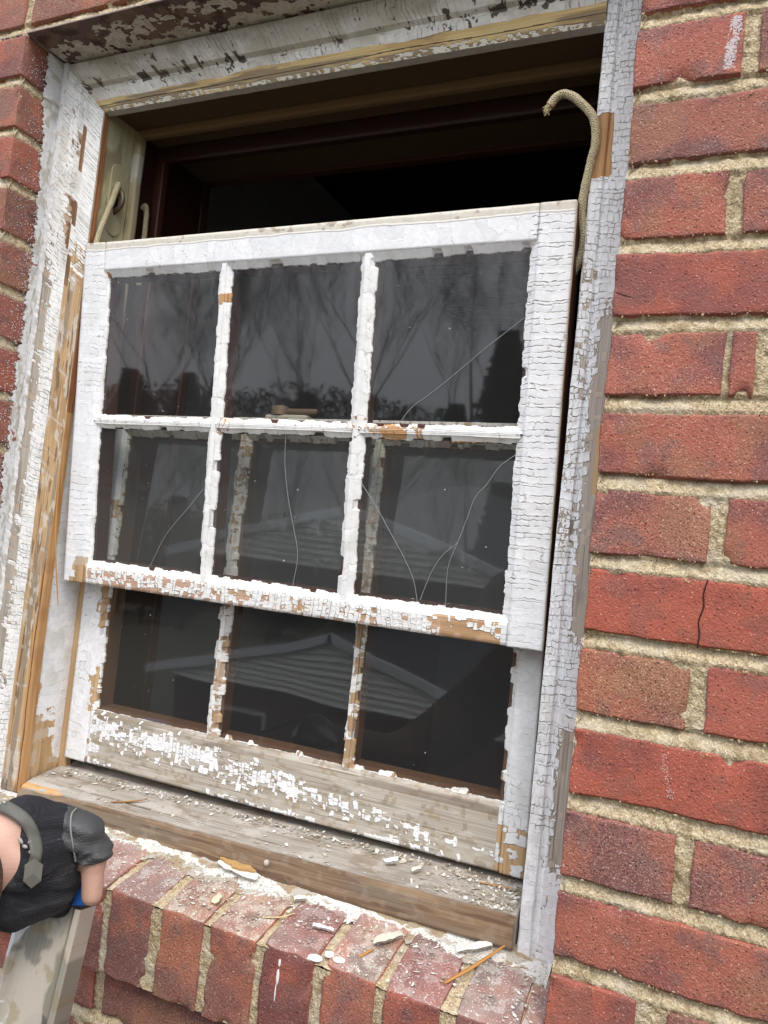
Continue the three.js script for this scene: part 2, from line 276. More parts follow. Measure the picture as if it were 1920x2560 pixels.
{ // mortar: struck joints, deepest under the brick above
  const jz = (y) => { const q = (ytop(0) - y) / PITCH, f = q - Math.floor(q), s = 1 - (f * PITCH - BH) / (PITCH - BH); return f * PITCH > BH ? -0.0012 - 0.0062 * Math.pow(1 - Math.min(1, Math.max(0, 1 - s)), 1.5) : -0.0035; };
  const rough = (a, b) => 0.0042 * (fbm(a * 60, b * 60, 3) - 0.46) + 0.0024 * (vn(a * 300, b * 300) - 0.5) + 0.0012 * (vn(a * 700, b * 700) - 0.5);
  const sheet = (x0, x1, y0, y1, st = 0.0024) => part('mortar', gridGeo(Math.ceil((x1 - x0) / st), Math.ceil((y1 - y0) / st), (u, v) => { const x = x0 + (x1 - x0) * u, y = y0 + (y1 - y0) * v; return [x, y, jz(y) + rough(x, y)]; }), mortarMat, wall);
  sheet(0.001, 0.46, -0.56, 0.64); sheet(-1.05, XL - 0.001, -0.56, 0.64, 0.003); sheet(-1.05, 0.46, -0.8, -0.555, 0.003); sheet(-1.05, 0.46, 0.611, 0.78, 0.003);
  for (const [xs, sg] of [[XL, 1], [0, -1]]) part('mortar', gridGeo(42, 420, (u, v) => { const z = -0.1 * u, y = -0.56 + 1.17 * v; return [xs + sg * (jz(y) * 0.8 + rough(z, y) - 0.001), y, z - 0.001, z, y]; }), mortarMat, wall);
}
// ---------------------------------------------------------------- lintel
const lintelT = makeTex(0.9, 0.1, 2000, (x, y, o) => { // x along, y: 0 at the wall face, 0.1 inside
  const m = fbm(x * 26, y * 40, 4), d = fbm(x * 60 + 4, y * 70, 3), g = vn(x * 600, y * 600), fl = fbm(x * 120, y * 150, 3);
  setc(o, [104, 84, 80], 0.86 + 0.28 * g); mixc(o, [70, 52, 46], sst(0.5, 0.7, d) * 0.8); mixc(o, [132, 110, 88], sst(0.55, 0.7, fbm(x * 40 + 30, y * 40, 3)) * 0.6); o.h = 0.3 + 0.1 * g;
  const cov = sst(0.42, 0.52, m + (y - 0.052) * 5.2 + (x - 0.3) * 0.16 + (fl - 0.5) * 0.55);
  if (cov > 0.5) { setc(o, [206, 202, 194], 0.93 + 0.1 * g); mixc(o, [160, 150, 136], sst(0.55, 0.7, fl) * 0.5); o.h = 0.7 + 0.12 * fl; }
  else if (cov > 0.2) mixc(o, [54, 40, 34], 0.5);
});
{
  const l = thing('steel_lintel', 'rusty steel lintel with flaking grey paint above the window', 'lintel');
  part('underside', gridGeo(90, 10, (u, v) => [XL + 0.004 + 0.84 * u, 0.6085 - 0.0012 * fbm(u * 60, v * 6, 3), 0.001 - 0.099 * v, u * 0.84 / 0.9, v]), texMat(lintelT, 0.85, 0.0016), l);
  part('front_edge', rbAt(-0.9, 0.08, 0.6092, 0.6135, -0.09, -0.0008, 0.001, [40, 2, 4], (v) => { v.y += 0.001 * (vn(v.x * 30, 3) - 0.5); }), plain(0x8a7a74, 0.8), l);
}
// ---------------------------------------------------------------- rowlock sill of bricks
const sillBricks = thing('brick_sill', 'sloping brick rowlock sill below the window covered in paint chips', 'brick sill');
const ROWZ = 0.018, rowTop = (z) => -0.458 + (ROWZ - z) * 0.235;
{
  const rowMats = [[1.08, 1.14, 1.1], [1.12, 1.08, 1.02], [1.02, 1.12, 1.1], [1.14, 1.2, 1.14], [1.16, 1.2, 1.06], [0.92, 0.84, 0.84], [1.0, 1.12, 1.12], [1.16, 1.0, 0.92], [1.1, 1.22, 1.1]].map(([r, g, b]) => texMat(rowT, 0.9, 0.0015, { color: tint(r, g, b) }));
  const rowUV = (g, s) => { const q = g.parameters, nx = q.widthSegments, ny = q.heightSegments, nz = q.depthSegments, a = 2 * (ny + 1) * (nz + 1), b = a + (nx + 1) * (nz + 1), uv = g.attributes.uv, p = g.attributes.position, u0 = 0.04 + 0.4 * hash(s, 61); for (let i = 0; i < p.count; i++) { const top = i >= a && i < b; uv.setXY(i, u0 + (i < a ? p.getZ(i) : p.getX(i)), top ? 0.37 + p.getZ(i) : Math.min(0.235, Math.max(0.02, 0.12 + p.getY(i) - (i >= a ? 0 : 0)))); } };
  const cols = [0, 5, 3, 5, 6, 8, 0, 4, 5, 3, 6, 1, 0, 2], R = [];
  for (let k = 0; k < 13; k++) R.push(-0.0235 - 0.0672 * k + 0.002 * (hash(k, 91) - 0.5));
  R[0] = -0.0225;
  const byName = { 0: 6, 1: 5, 2: 3, 3: 5, 4: 4, 5: 8, 6: 6, 7: 0 };
  R.unshift(0.002 + 0.0427); // the brick that meets the wall
  for (let k = 0; k < R.length; k++) {
    const x1 = k === 0 ? -0.001 : R[k] - 0.0, x0 = k === 0 ? -0.0125 : R[k] - 0.0565 + 0.003 * (hash(k, 92) - 0.5);
    if (k === 0) continue;
    const s = brickSeed++, h = 0.094, d = 0.12, S = s * 3.7;
    const g = brickGeo(x1 - x0, h, d, s, 4), p = g.attributes.position;
    const dz = 0.003 * (hash(s, 3) - 0.5), yc = -0.505 + 0.002 * (hash(s, 4) - 0.5);
    for (let i = 0; i < p.count; i++) { const z = p.getZ(i) + ROWZ - d / 2; p.setY(i, p.getY(i) + (ROWZ - z) * 0.235); }
    rowUV(g, s); weld(g); const m = part('brick', g, rowMats[byName[k - 1] ?? cols[k % 14]], sillBricks); m.position.set((x0 + x1) / 2, yc, ROWZ - d / 2 + dz); m.rotation.z = 0.02 * (hash(s, 8) - 0.5);
  }
  const s = brickSeed++; { const g = brickGeo(0.02, 0.094, 0.12, s, 1), p = g.attributes.position; for (let i = 0; i < p.count; i++) p.setY(i, p.getY(i) + (0.06 - p.getZ(i)) * 0.235); rowUV(g, s); weld(g); part('brick', g, rowMats[6], sillBricks).position.set(-0.0112, -0.506, ROWZ - 0.06); }
  const rg = (a, b) => 0.003 * (fbm(a * 80, b * 80, 3) - 0.5) + 0.0016 * (vn(a * 360, b * 360) - 0.5);
  part('mortar', gridGeo(360, 40, (u, v) => { const x = XL + 0.82 * u, y = -0.551 + 0.088 * v; return [x, y, ROWZ - 0.0032 + rg(x, y)]; }), mortarMat, sillBricks);
  part('mortar', gridGeo(360, 44, (u, v) => { const x = XL + 0.82 * u, z = ROWZ - 0.002 - 0.1 * v; return [x, rowTop(z) - 0.0036 + rg(x, z), z, x, z]; }, true), mortarMat, sillBricks);
}
// ---------------------------------------------------------------- window frame
const frame = thing('window_frame', 'weathered wooden window frame with crackled white paint peeling from bare wood', 'window frame');
const PROF = [[0, -0.1], [0, -0.068], [0.003, -0.064], [0.012, -0.063], [0.03, -0.064], [0.036, -0.067], [0.039, -0.0735], [0.043, -0.0735], [0.046, -0.069], [0.058, -0.069], [0.066, -0.07], [0.079, -0.072], [0.08, -0.0825]];
const PARC = 0.1295, X0 = -0.818;
const fine = (p, n = 1) => p; 
const mouldLT = makeTex(1.036, PARC, 1950, (s, a, o) => {
  const y = s - 0.43, nz = fbm(s * 14, a * 60, 3) - 0.5;
  if (a > 0.1185) { wood(o, s, a, y < 0.14 ? FRESH : [[150, 98, 62], [112, 66, 40], [172, 122, 84]]); if (a < 0.1215) mixc(o, CREAM, 0.7 * sst(0.1, 0.4, y)); return; }
  if (a > 0.086) {
    const lowWhite = bumpIn(y, -0.5, -0.3, 0.05) * sst(0.55, 0.5, a * 5.2);
    if (y < 0.1 && a > 0.109 + 0.012 * sst(-0.15, 0.1, y) + nz * 0.014) { wood(o, s, a, FRESH); if (Math.abs(a - 0.1135 - nz * 0.004) < 0.0008) mixc(o, [80, 46, 20], 0.8); return; }
    peel(o, s, a, { ca: 0.0052, cb: 0.03, seed: 4, pv: 0.5, kind: TANWOOD, crack: 1, rough: 0.4, primer: 0.12, cover: (sx) => (sx - 0.43 - 0.345 + nz * 0.05) * 9 + lowWhite }); if (y < 0.34 && o.h < 0.42) { mixc(o, [138, 126, 112], 0.75 * sst(0.5, 0.62, fbm(s * 7, a * 150, 4))); mixc(o, [206, 200, 190], 0.7 * sst(0.6, 0.66, fbm(s * 40, a * 160, 3))); mixc(o, [92, 74, 56], 0.6 * sst(0.64, 0.7, fbm(s * 30 + 8, a * 300, 3))); }
    if (y > 0.3 && bumpIn(a, 0.086, 0.094, 0.001) * sst(0.45, 0.6, fbm(s * 22, 3, 3)) > 0.5) { wood(o, s, a, BROWN); }
    return;
  }
  if (a > 0.06 + nz * 0.01) { peel(o, s, a, { ca: 0.0062, cb: 0.0075, seed: 8, kind: y > 0.2 ? BROWN : GREYWOOD, crack: 1, curl: 0.5, rough: 0.9, primer: 0.2, cover: (sx, ay) => 0.3 + 0.9 * sst(0.3, -0.15, Math.abs(ay - 0.074) * 20 - 0.1) - (sx - 0.43 < -0.12 ? 0.25 : 0) - 1.3 * bumpIn(sx - 0.43, 0.36, 0.56, 0.02) * bumpIn(ay, 0.068, 0.083, 0.002) * sst(0.4, 0.6, fbm(sx * 18, 7, 2)) + nz * 0.6 }); return; }
  peel(o, s, a, { ca: 0.0066, cb: 0.02, seed: 6, kind: GREYWOOD, crack: 1, curl: 0.55, rough: 0.75, primer: 0.12, pv: 0.6, primerColor: [190, 168, 146], cover: (sx, ay) => { const yy = sx - 0.43; return Math.max((yy - 0.33) * 7, -0.42 + (yy < -0.28 ? 0.35 : 0)) + (ay > 0.053 ? 0.22 : 0) + (fbm(sx * 20, ay * 50, 3) - 0.5) * 0.6; } });
});
const mouldRT = makeTex(1.06, 0.125, 1900, (s, a, o) => {
  const y = s - 0.44, nz = fbm(s * 18, a * 70, 3) - 0.5;
  const outer = (yy) => 0.8 * sst(0.2, 0.3, yy) - 0.6 * bumpIn(yy, -0.115, 0.2, 0.03) + 0.5 * bumpIn(yy, -0.205, -0.11, 0.015) - 0.7 * bumpIn(yy, -0.33, -0.215, 0.015) + 0.6 * sst(-0.34, -0.37, yy);
  if (y > 0.36 && y < 0.43 && a > 0.066 + nz * 0.03 && Math.abs(y - 0.395) < 0.035 + nz * 0.03) { wood(o, s, a, FRESH); return; }
  const strong = y < -0.31 ? 0.35 : 1;
  peel(o, s, a, { ca: 0.0068, cb: 0.0062, seed: 31, kind: y > 0.03 && y < 0.1 && a < 0.054 ? TANWOOD : GREYWOOD, crack: strong, curl: 0.6 * strong, rough: 0.5, pv: 0.95, primer: 0.06, paint: [236, 238, 240], dirt: 0.15,
    cover: (sx, ay) => { const yy = sx - 0.44, e = sst(0.058, 0.066, ay); return outer(yy) * (1 - e) + e * (ay < 0.0735 ? 0.55 - 0.2 * bumpIn(yy, 0.02, 0.2, 0.05) : 0.32 + 0.35 * sst(-0.0, -0.08, yy) + 0.4 * sst(0.25, 0.35, yy)) + (fbm(sx * 30, ay * 60, 3) - 0.5) * 0.7; } });
  if (y < -0.1 && a > 0.08) { const p = fbm(s * 90, a * 90, 3); o.h += 0.5 * (p - 0.5); }
});
const headT = makeTex(0.82, PARC, 2000, (s, a, o) => {
  const nz = fbm(s * 16, a * 60, 3) - 0.5;
  if (a > 0.119) { setc(o, [196, 194, 190], 0.95 + 0.08 * vn(s * 200, a * 300)); o.h = 0.5; return; }
  if (a > 0.1 + nz * 0.01 - 0.003 * s) {
    const yl = fbm(s * 9 + 2, a * 120, 4); wood(o, s, a, [[202, 176, 122], [170, 136, 86], [222, 204, 156]]); mixc(o, [128, 112, 90], 0.75 * sst(0.5, 0.42, yl));
    if (a > 0.112 + nz * 0.008) { const p = fbm(s * 200, a * 300, 3); mixc(o, [206, 200, 186], sst(0.48, 0.52, p)); o.h = 0.3 + 0.4 * sst(0.48, 0.52, p); }
    if (Math.abs(a - 0.1085 - 0.004 * (vn(s * 9, 2) - 0.5)) < 0.0006) mixc(o, [60, 44, 28], 0.9); return;
  }
  peel(o, s, a, { ca: 0.0075, cb: 0.016, seed: 51, kind: [[86, 76, 66], [50, 42, 36], [120, 108, 94]], crack: 0.9, curl: 0.4, rough: 0.12, soft: 1.7, paint: [220, 217, 209], dirt: 0.8, pv: 0.35,
    cover: (sx, ay) => 0.66 - 1.35 * bumpIn(ay, 0.071, 0.08, 0.0025) * sst(0.42, 0.6, fbm(sx * 13, ay * 30, 3)) - 0.4 * sst(0.66, 0.75, fbm(sx * 40, ay * 90, 3)) });
  mixc(o, [150, 138, 118], 0.35 * sst(0.5, 0.7, fbm(s * 8, a * 24, 3)));
});
const LM = texMat(mouldLT, 0.72, 0.002), RM = texMat(mouldRT, 0.68, 0.002), HM = texMat(headT, 0.78, 0.0024);
const sub = (p, k) => { const q = []; for (let i = 0; i < p.length - 1; i++) for (let j = 0; j < k; j++) q.push([p[i][0] + (p[i + 1][0] - p[i][0]) * j / k, p[i][1] + (p[i + 1][1] - p[i][1]) * j / k]); q.push(p[p.length - 1]); return q; };
const wob = (a, b) => 0.0011 * (fbm(a * 40, b * 200, 3) - 0.5);
part('brick_moulding', sweep(sub(PROF, 2), 1.036, 200, (s, t, z, f) => [X0 + t, -0.43 + f * (1.036 - t), z + wob(s, t)]), LM, frame, 'left moulding, bare grey wood below with crackled paint above');
part('brick_moulding', sweep(sub(PROF, 2), 0.82, 160, (s, t, z, f) => [X0 + t + f * (0.7725 - t), 0.606 - t, z + wob(s, t + 1)]), HM, frame, 'head moulding with dirty paint and a strip of yellow bare wood');
const PROFR = [[0, -0.105], [0, -0.073], [0.003, -0.071], [0.025, -0.071], [0.0275, -0.075], [0.0305, -0.075], [0.0325, -0.072], [0.0435, -0.072], [0.0452, -0.074], [0.0452, -0.1]];
part('brick_moulding', sweep(sub(PROFR, 3), 1.06, 220, (s, t, z, f) => [-0.001 - t - 0.0012 * (fbm(s * 26, t * 90, 3) - 0.5), -0.44 + f * 1.06, z + wob(s, t + 2) * 1.6]), RM, frame, 'right moulding with fine square crackle, bare grey along the brick');
// caulk between the left bricks and the moulding
{
  const ragged = (y, k) => 0.011 * (fbm(y * 45 + k, 3, 4) - 0.42) + 0.006 * (vn(y * 260, k) - 0.5) + 0.004 * (vn(y * 700, k + 2) - 0.5);
  const ct = makeTex(1.04, 0.06, 1800, (x, y, o) => { const m = fbm(x * 70, y * 90, 4), g = vn(x * 800, y * 800); setc(o, [222, 223, 224], 0.93 + 0.1 * g); mixc(o, [178, 172, 160], 0.7 * sst(0.56, 0.66, m)); mixc(o, [120, 108, 96], 0.7 * sst(0.03, 0.0, Math.abs(y - 0.034 - 0.006 * (fbm(x * 26, 1, 3) - 0.5)) * 30 - 0.01) * sst(0.4, 0.5, vn(x * 60, 3))); o.h = 0.5 + 0.5 * (m - 0.5) + 0.2 * (g - 0.5); });
  const caulk = texMat(ct, 0.8, 0.002);
  part('caulk', gridGeo(14, 620, (u, v) => {
    const y = -0.43 + 1.035 * v, e = 0.012 + ragged(y, 1) + 0.014 * sst(0.35, 0.6, y); // reach up the brick return
    const k = u * 2; return k < 1 ? [XL + 0.0012 + 0.0009 * (fbm(y * 150, k * 3, 2) - 0.2) * Math.min(1, k * 5), y, -0.064 + e * (1 - k), (y + 0.43) / 1.035, u * 0.99] : [XL + 0.0012 + (0.013 + 0.5 * ragged(y, 9)) * (k - 1), y, -0.0635 + 0.0022 * Math.sin((k - 1) * 3.14) + 0.0022 * (fbm(y * 120, k * 4, 3) - 0.5), (y + 0.43) / 1.035, u * 0.99];
  }), caulk, frame);
  part('caulk', gridGeo(6, 60, (u, v) => { const y = 0.54 + 0.066 * v, z = -0.03 - 0.037 * u - 0.012 * fbm(y * 120, 2, 3) * (1 - u); return [XL + 0.0016 + 0.0006 * vn(y * 300, z * 300), y, z, (y + 0.43) / 1.035, 0.1 + 0.2 * u]; }), caulk, frame);
}
// jambs, stops and parting beads
const stileT = makeTex(0.98, 0.056, 2000, (s, a, o) => {
  const y = s - 0.42; peel(o, s, a, { ca: 0.014, cb: 0.03, seed: 61, kind: TANWOOD, crack: 0.6, rough: 0.35, pv: 0.4, paint: y > 0.28 ? [186, 180, 146] : [234, 235, 236], primer: 0.2, cover: (sx, ay) => { const yy = sx - 0.42; return 0.5 - 1.2 * sst(-0.3, -0.4, yy + (ay - 0.025) * 2) + (fbm(sx * 22, ay * 60, 3) - 0.5) * 0.5; } });
  mixc(o, [120, 108, 80], 0.5 * sst(0.55, 0.75, fbm(s * 20, a * 70, 3)) * sst(0.25, 0.4, y));
});
const SM = texMat(stileT, 0.75, 0.0008);
part('pulley_stile', gridGeo(60, 6, (u, v) => [-0.7405, -0.42 + 0.965 * u, -0.081 - 0.056 * v, u, v]), SM, frame, 'cream and white painted sash channel with a cord pulley');
part('jamb_core', boxAt(-0.765, -0.742, -0.45, 0.57, -0.3, -0.0835), plain(0x5a3a26, 0.8), frame);
const tanT = makeTex(1.0, 0.04, 1800, (s, a, o) => { wood(o, s, a, s - 0.42 > 0.22 ? [[178, 166, 134], [146, 128, 96], [196, 188, 164]] : TANWOOD); mixc(o, [206, 202, 192], 0.8 * sst(0.52, 0.56, fbm(s * 30, a * 150, 3)) * sst(0.0, 0.3, s - 0.3)); });
const TM = texMat(tanT, 0.8, 0.0006), beadUV = (g) => { const p = g.attributes.position, uv = g.attributes.uv; for (let i = 0; i < p.count; i++) uv.setXY(i, p.getY(i) + 0.45, (p.getX(i) + 0.75) + (p.getZ(i) + 0.16)); return g; };
part('parting_bead', beadUV(rbAt(-0.741, -0.7275, -0.42, 0.535, -0.1485, -0.136, 0.0012, [3, 40, 3], (v) => { v.x += 0.0012 * (vn(v.y * 30, 2) - 0.5); })), TM, frame);
const stained = plain(0x331a11, 0.5), stained2 = plain(0x4a2618, 0.5);
part('inner_stop', rbAt(-0.741, -0.724, -0.42, 0.535, -0.2, -0.186, 0.002), stained2, frame);
part('inner_jamb', boxAt(-0.7415, -0.7395, -0.42, 0.56, -0.3, -0.15), stained, frame);
part('jamb_core', boxAt(-0.0418, -0.018, -0.45, 0.57, -0.3, -0.1), plain(0x5a3a26, 0.8), frame);
part('parting_bead', rbAt(-0.051, -0.039, -0.42, 0.535, -0.1485, -0.136, 0.0012), plain(0xb09a78, 0.8), frame);
part('inner_stop', rbAt(-0.056, -0.039, -0.42, 0.535, -0.2, -0.186, 0.002), stained2, frame);
part('head_jamb', boxAt(-0.745, -0.03, 0.536, 0.57, -0.3, -0.0935), plain(0x574630, 0.85), frame);
part('parting_bead', rbAt(-0.738, -0.043, 0.5235, 0.5365, -0.1485, -0.136, 0.0012, [20, 3, 3]), plain(0x7a6444, 0.85), frame);
part('inner_stop', rbAt(-0.738, -0.043, 0.51, 0.5365, -0.2, -0.186, 0.002), stained, frame);
{ // interior casing and apron
  const c = (x0, x1, y0, y1) => part('inner_casing', rbAt(x0, x1, y0, y1, -0.322, -0.3, 0.004), stained2, frame);
  c(-0.84, -0.738, -0.5, 0.65); c(-0.042, 0.06, -0.5, 0.65); c(-0.7375, -0.0425, 0.533, 0.65); c(-0.7375, -0.0425, -0.5, -0.4);
}
{ // left pulley
  const py = 0.424, pz = -0.1135, px = -0.7395, cream = plain(0xb4ae8c, 0.6, { metalness: 0.1 });
  const sh = new THREE.Shape(); const w = 0.0135, hh = 0.052; sh.absarc(0, hh - w, w, 0, Math.PI); sh.absarc(0, -hh + w, w, Math.PI, 2 * Math.PI); const hole = new THREE.Path(); hole.absellipse(0, 0, 0.0062, 0.024, 0, Math.PI * 2); sh.holes.push(hole);
  const g = new THREE.ExtrudeGeometry(sh, { depth: 0.0012, bevelEnabled: true, bevelSize: 0.0008, bevelThickness: 0.0006, bevelSegments: 2, curveSegments: 18 }); g.rotateY(Math.PI / 2); g.translate(px - 0.0004, py - 0.006, pz);
  const pl = part('pulley_plate', g, cream, frame);
  part('pulley_slot', new THREE.CylinderGeometry(1, 1, 0.0008, 24).rotateZ(Math.PI / 2).scale(1, 0.024, 0.0062).translate(px - 0.0008, py - 0.006, pz), plain(0x120e0a, 0.9), frame);
  part('pulley_wheel', new THREE.TorusGeometry(0.0165, 0.0042, 10, 28).scale(1, 1, 0.8).translate(px - 0.0035, py - 0.006, pz), plain(0x6a5c4a, 0.5, { metalness: 0.5 }), frame);
}
// wooden sill
const sillT = makeTex(0.74, 0.3, 1900, (x, y, o) => { // y < 0.15 top (by depth), above: front
  if (y < 0.16) {
    wood(o, x, y, [[162, 154, 144], [128, 118, 107], [180, 173, 163]]);
    const d = fbm(x * 30, y * 60, 4); mixc(o, [190, 184, 175], sst(0.46, 0.68, d + 0.16 * (vn(x * 6, y * 120) - 0.5) + 0.2 * (vn(x * 500, y * 500) - 0.5)) * 0.7); mixc(o, [120, 102, 80], sst(0.58, 0.74, fbm(x * 25 + 9, y * 60, 4)) * 0.5);
    if (x < 0.085 && y > 0.102 - 0.0 && fbm(x * 60, y * 60, 3) > 0.36 + x * 2.2) { wood(o, x, y, FRESH); mixc(o, [214, 176, 124], 0.4); }
    o.h = 0.3 + 0.35 * sst(0.5, 0.62, d) + 0.2 * vn(x * 20, y * 800);
  } else { const e = y - 0.16; wood(o, x, y, BROWN); mixc(o, [128, 118, 104], 0.4 + 0.35 * sst(0.4, 0.7, fbm(x * 9, y * 60 + 4, 3))); mixc(o, [174, 146, 112], 0.45 * sst(0.55, 0.72, fbm(x * 12, y * 260, 4))); mixc(o, [94, 72, 54], 0.6 * sst(0.55, 0.7, fbm(x * 12 + 5, y * 200, 3))); mixc(o, [168, 156, 140], 0.3 * sst(0.58, 0.72, fbm(x * 90, y * 140, 3))); }
});
const sillY = (x, z) => { const a = (x + 0.05) / -0.67, b = (z + 0.065) / -0.135; return (-0.396 - 0.0205 * a) + b * (0.008 + 0.011 * a); };
{
  const x0 = -0.738, x1 = -0.0485, zf = -0.066, zb = -0.3, H = 0.034;
  const g = roundBox(x1 - x0, H, zf - zb, 0.0022, [120, 6, 26], null), p = g.attributes.position, uv = g.attributes.uv, N = g.attributes.normal;
  for (let i = 0; i < p.count; i++) {
    let x = p.getX(i) + (x0 + x1) / 2, z = p.getZ(i) + (zf + zb) / 2, y = p.getY(i) - H / 2; const front = N.getZ(i) > 0.6;
    uv.setXY(i, (x - x0 + 0.01) / 0.74, (front ? 0.17 - y : Math.min(0.155, 0.115 + (z - zf))) / 0.3);
    let yy = sillY(x, Math.max(z, -0.2)) + y; const edge = Math.max(0, 1 - (zf - z) / 0.008);
    yy += 0.0012 * (fbm(x * 60, z * 60, 3) - 0.5); if (y > -0.006) { const ch = sst(0.56, 0.7, fbm(x * 26, 2.2, 3)); z -= edge * ch * 0.004; yy -= edge * ch * 0.003; }
    if (x < -0.66 && y > -0.01) yy -= Math.max(0, 0.75 - (zf - z) / 0.03) * 0.006 * sst(-0.655, -0.69, x);
    p.setXYZ(i, x, yy, z + 0.0012 * (vn(x * 22, y * 200) - 0.5));
  }
  weld(g); part('sill', g, texMat(sillT, 0.85, 0.0009), frame, 'grey weathered sill board with a bare brown front edge');
  // mortar and spilled paint under the sill's front edge
  const fl = makeTex(0.8, 0.06, 1800, (x, y, o) => { const m = fbm(x * 60, y * 70, 4), g = vn(x * 900, y * 900); setc(o, [188, 182, 170], 0.86 + 0.2 * g); mixc(o, [160, 142, 116], sst(0.5, 0.58, m)); mixc(o, [218, 217, 213], 0.9 * sst(0.52, 0.56, fbm(x * 30 + 4, y * 60, 4))); mixc(o, [128, 112, 92], 0.6 * sst(0.75, 0.85, g)); o.h = 0.5 + 0.4 * (g - 0.5) + 0.3 * m; });
  part('mortar_fillet', gridGeo(520, 14, (u, v) => { const x = -0.80 + 0.79 * u, z = -0.078 + (0.016 + 0.024 * fbm(x * 30, 5, 4) + 0.006 * vn(x * 300, 4) + 0.004 * vn(x * 800, 2)) * v; const top = rowTop(z); return [x, top + 0.0042 * (1 - v) * (1 - v) * 1.6 + 0.004 * (fbm(x * 90, z * 90, 3) - 0.36) * (1 - v * v) - 0.0012 * v, z, u, v]; }, true), texMat(fl, 0.9, 0.001), frame, 'white spilled mortar and paint along the sill edge');
}
// ---------------------------------------------------------------- sashes
function prism(prof, L, n, place) { // closed profile, flat faces
  const pos = [], m = prof.length;
  for (let k = 0; k < n; k++) for (let i = 0; i < m; i++) { const j = (i + 1) % m, A = place(k / n * L, ...prof[i]), B = place((k + 1) / n * L, ...prof[i]), C = place((k + 1) / n * L, ...prof[j]), D = place(k / n * L, ...prof[j]); pos.push(...A, ...B, ...C, ...A, ...C, ...D); }
  const g = new THREE.BufferGeometry(); g.setAttribute('position', new THREE.Float32BufferAttribute(pos, 3)); g.setAttribute('uv', new THREE.Float32BufferAttribute(new Float32Array(pos.length / 3 * 2), 2)); g.computeVertexNormals(); return g;
}
const MARG = 0.045;
function planarUV(g, W, H) { // uv on the sash face; edges unfold outwards
  if (g.index) g = g.toNonIndexed(); const p = g.attributes.position, n = g.attributes.normal, uv = g.attributes.uv;
  for (let i = 0; i < p.count; i++) { let x = p.getX(i), y = p.getY(i); const z = p.getZ(i); if (Math.abs(n.getX(i)) > 0.75) x += Math.sign(n.getX(i)) * -z; else if (Math.abs(n.getY(i)) > 0.75) y += Math.sign(n.getY(i)) * -z * 0.4; uv.setXY(i, (x + MARG) / (W + 2 * MARG), (y + 0.02) / (H + 0.04)); }
  return g;
}
const glassMat = new THREE.MeshPhysicalMaterial({ color: 0xf4f6f5, roughness: 0.028, transmission: 0.985, thickness: 0, ior: 1.75 });
const dustyGlass = new THREE.MeshPhysicalMaterial({ color: 0xe6e9e8, roughness: 0.028, transmission: 0.962, thickness: 0, ior: 1.7 });
const crackMat = plain(0x98a0a4, 0.3);
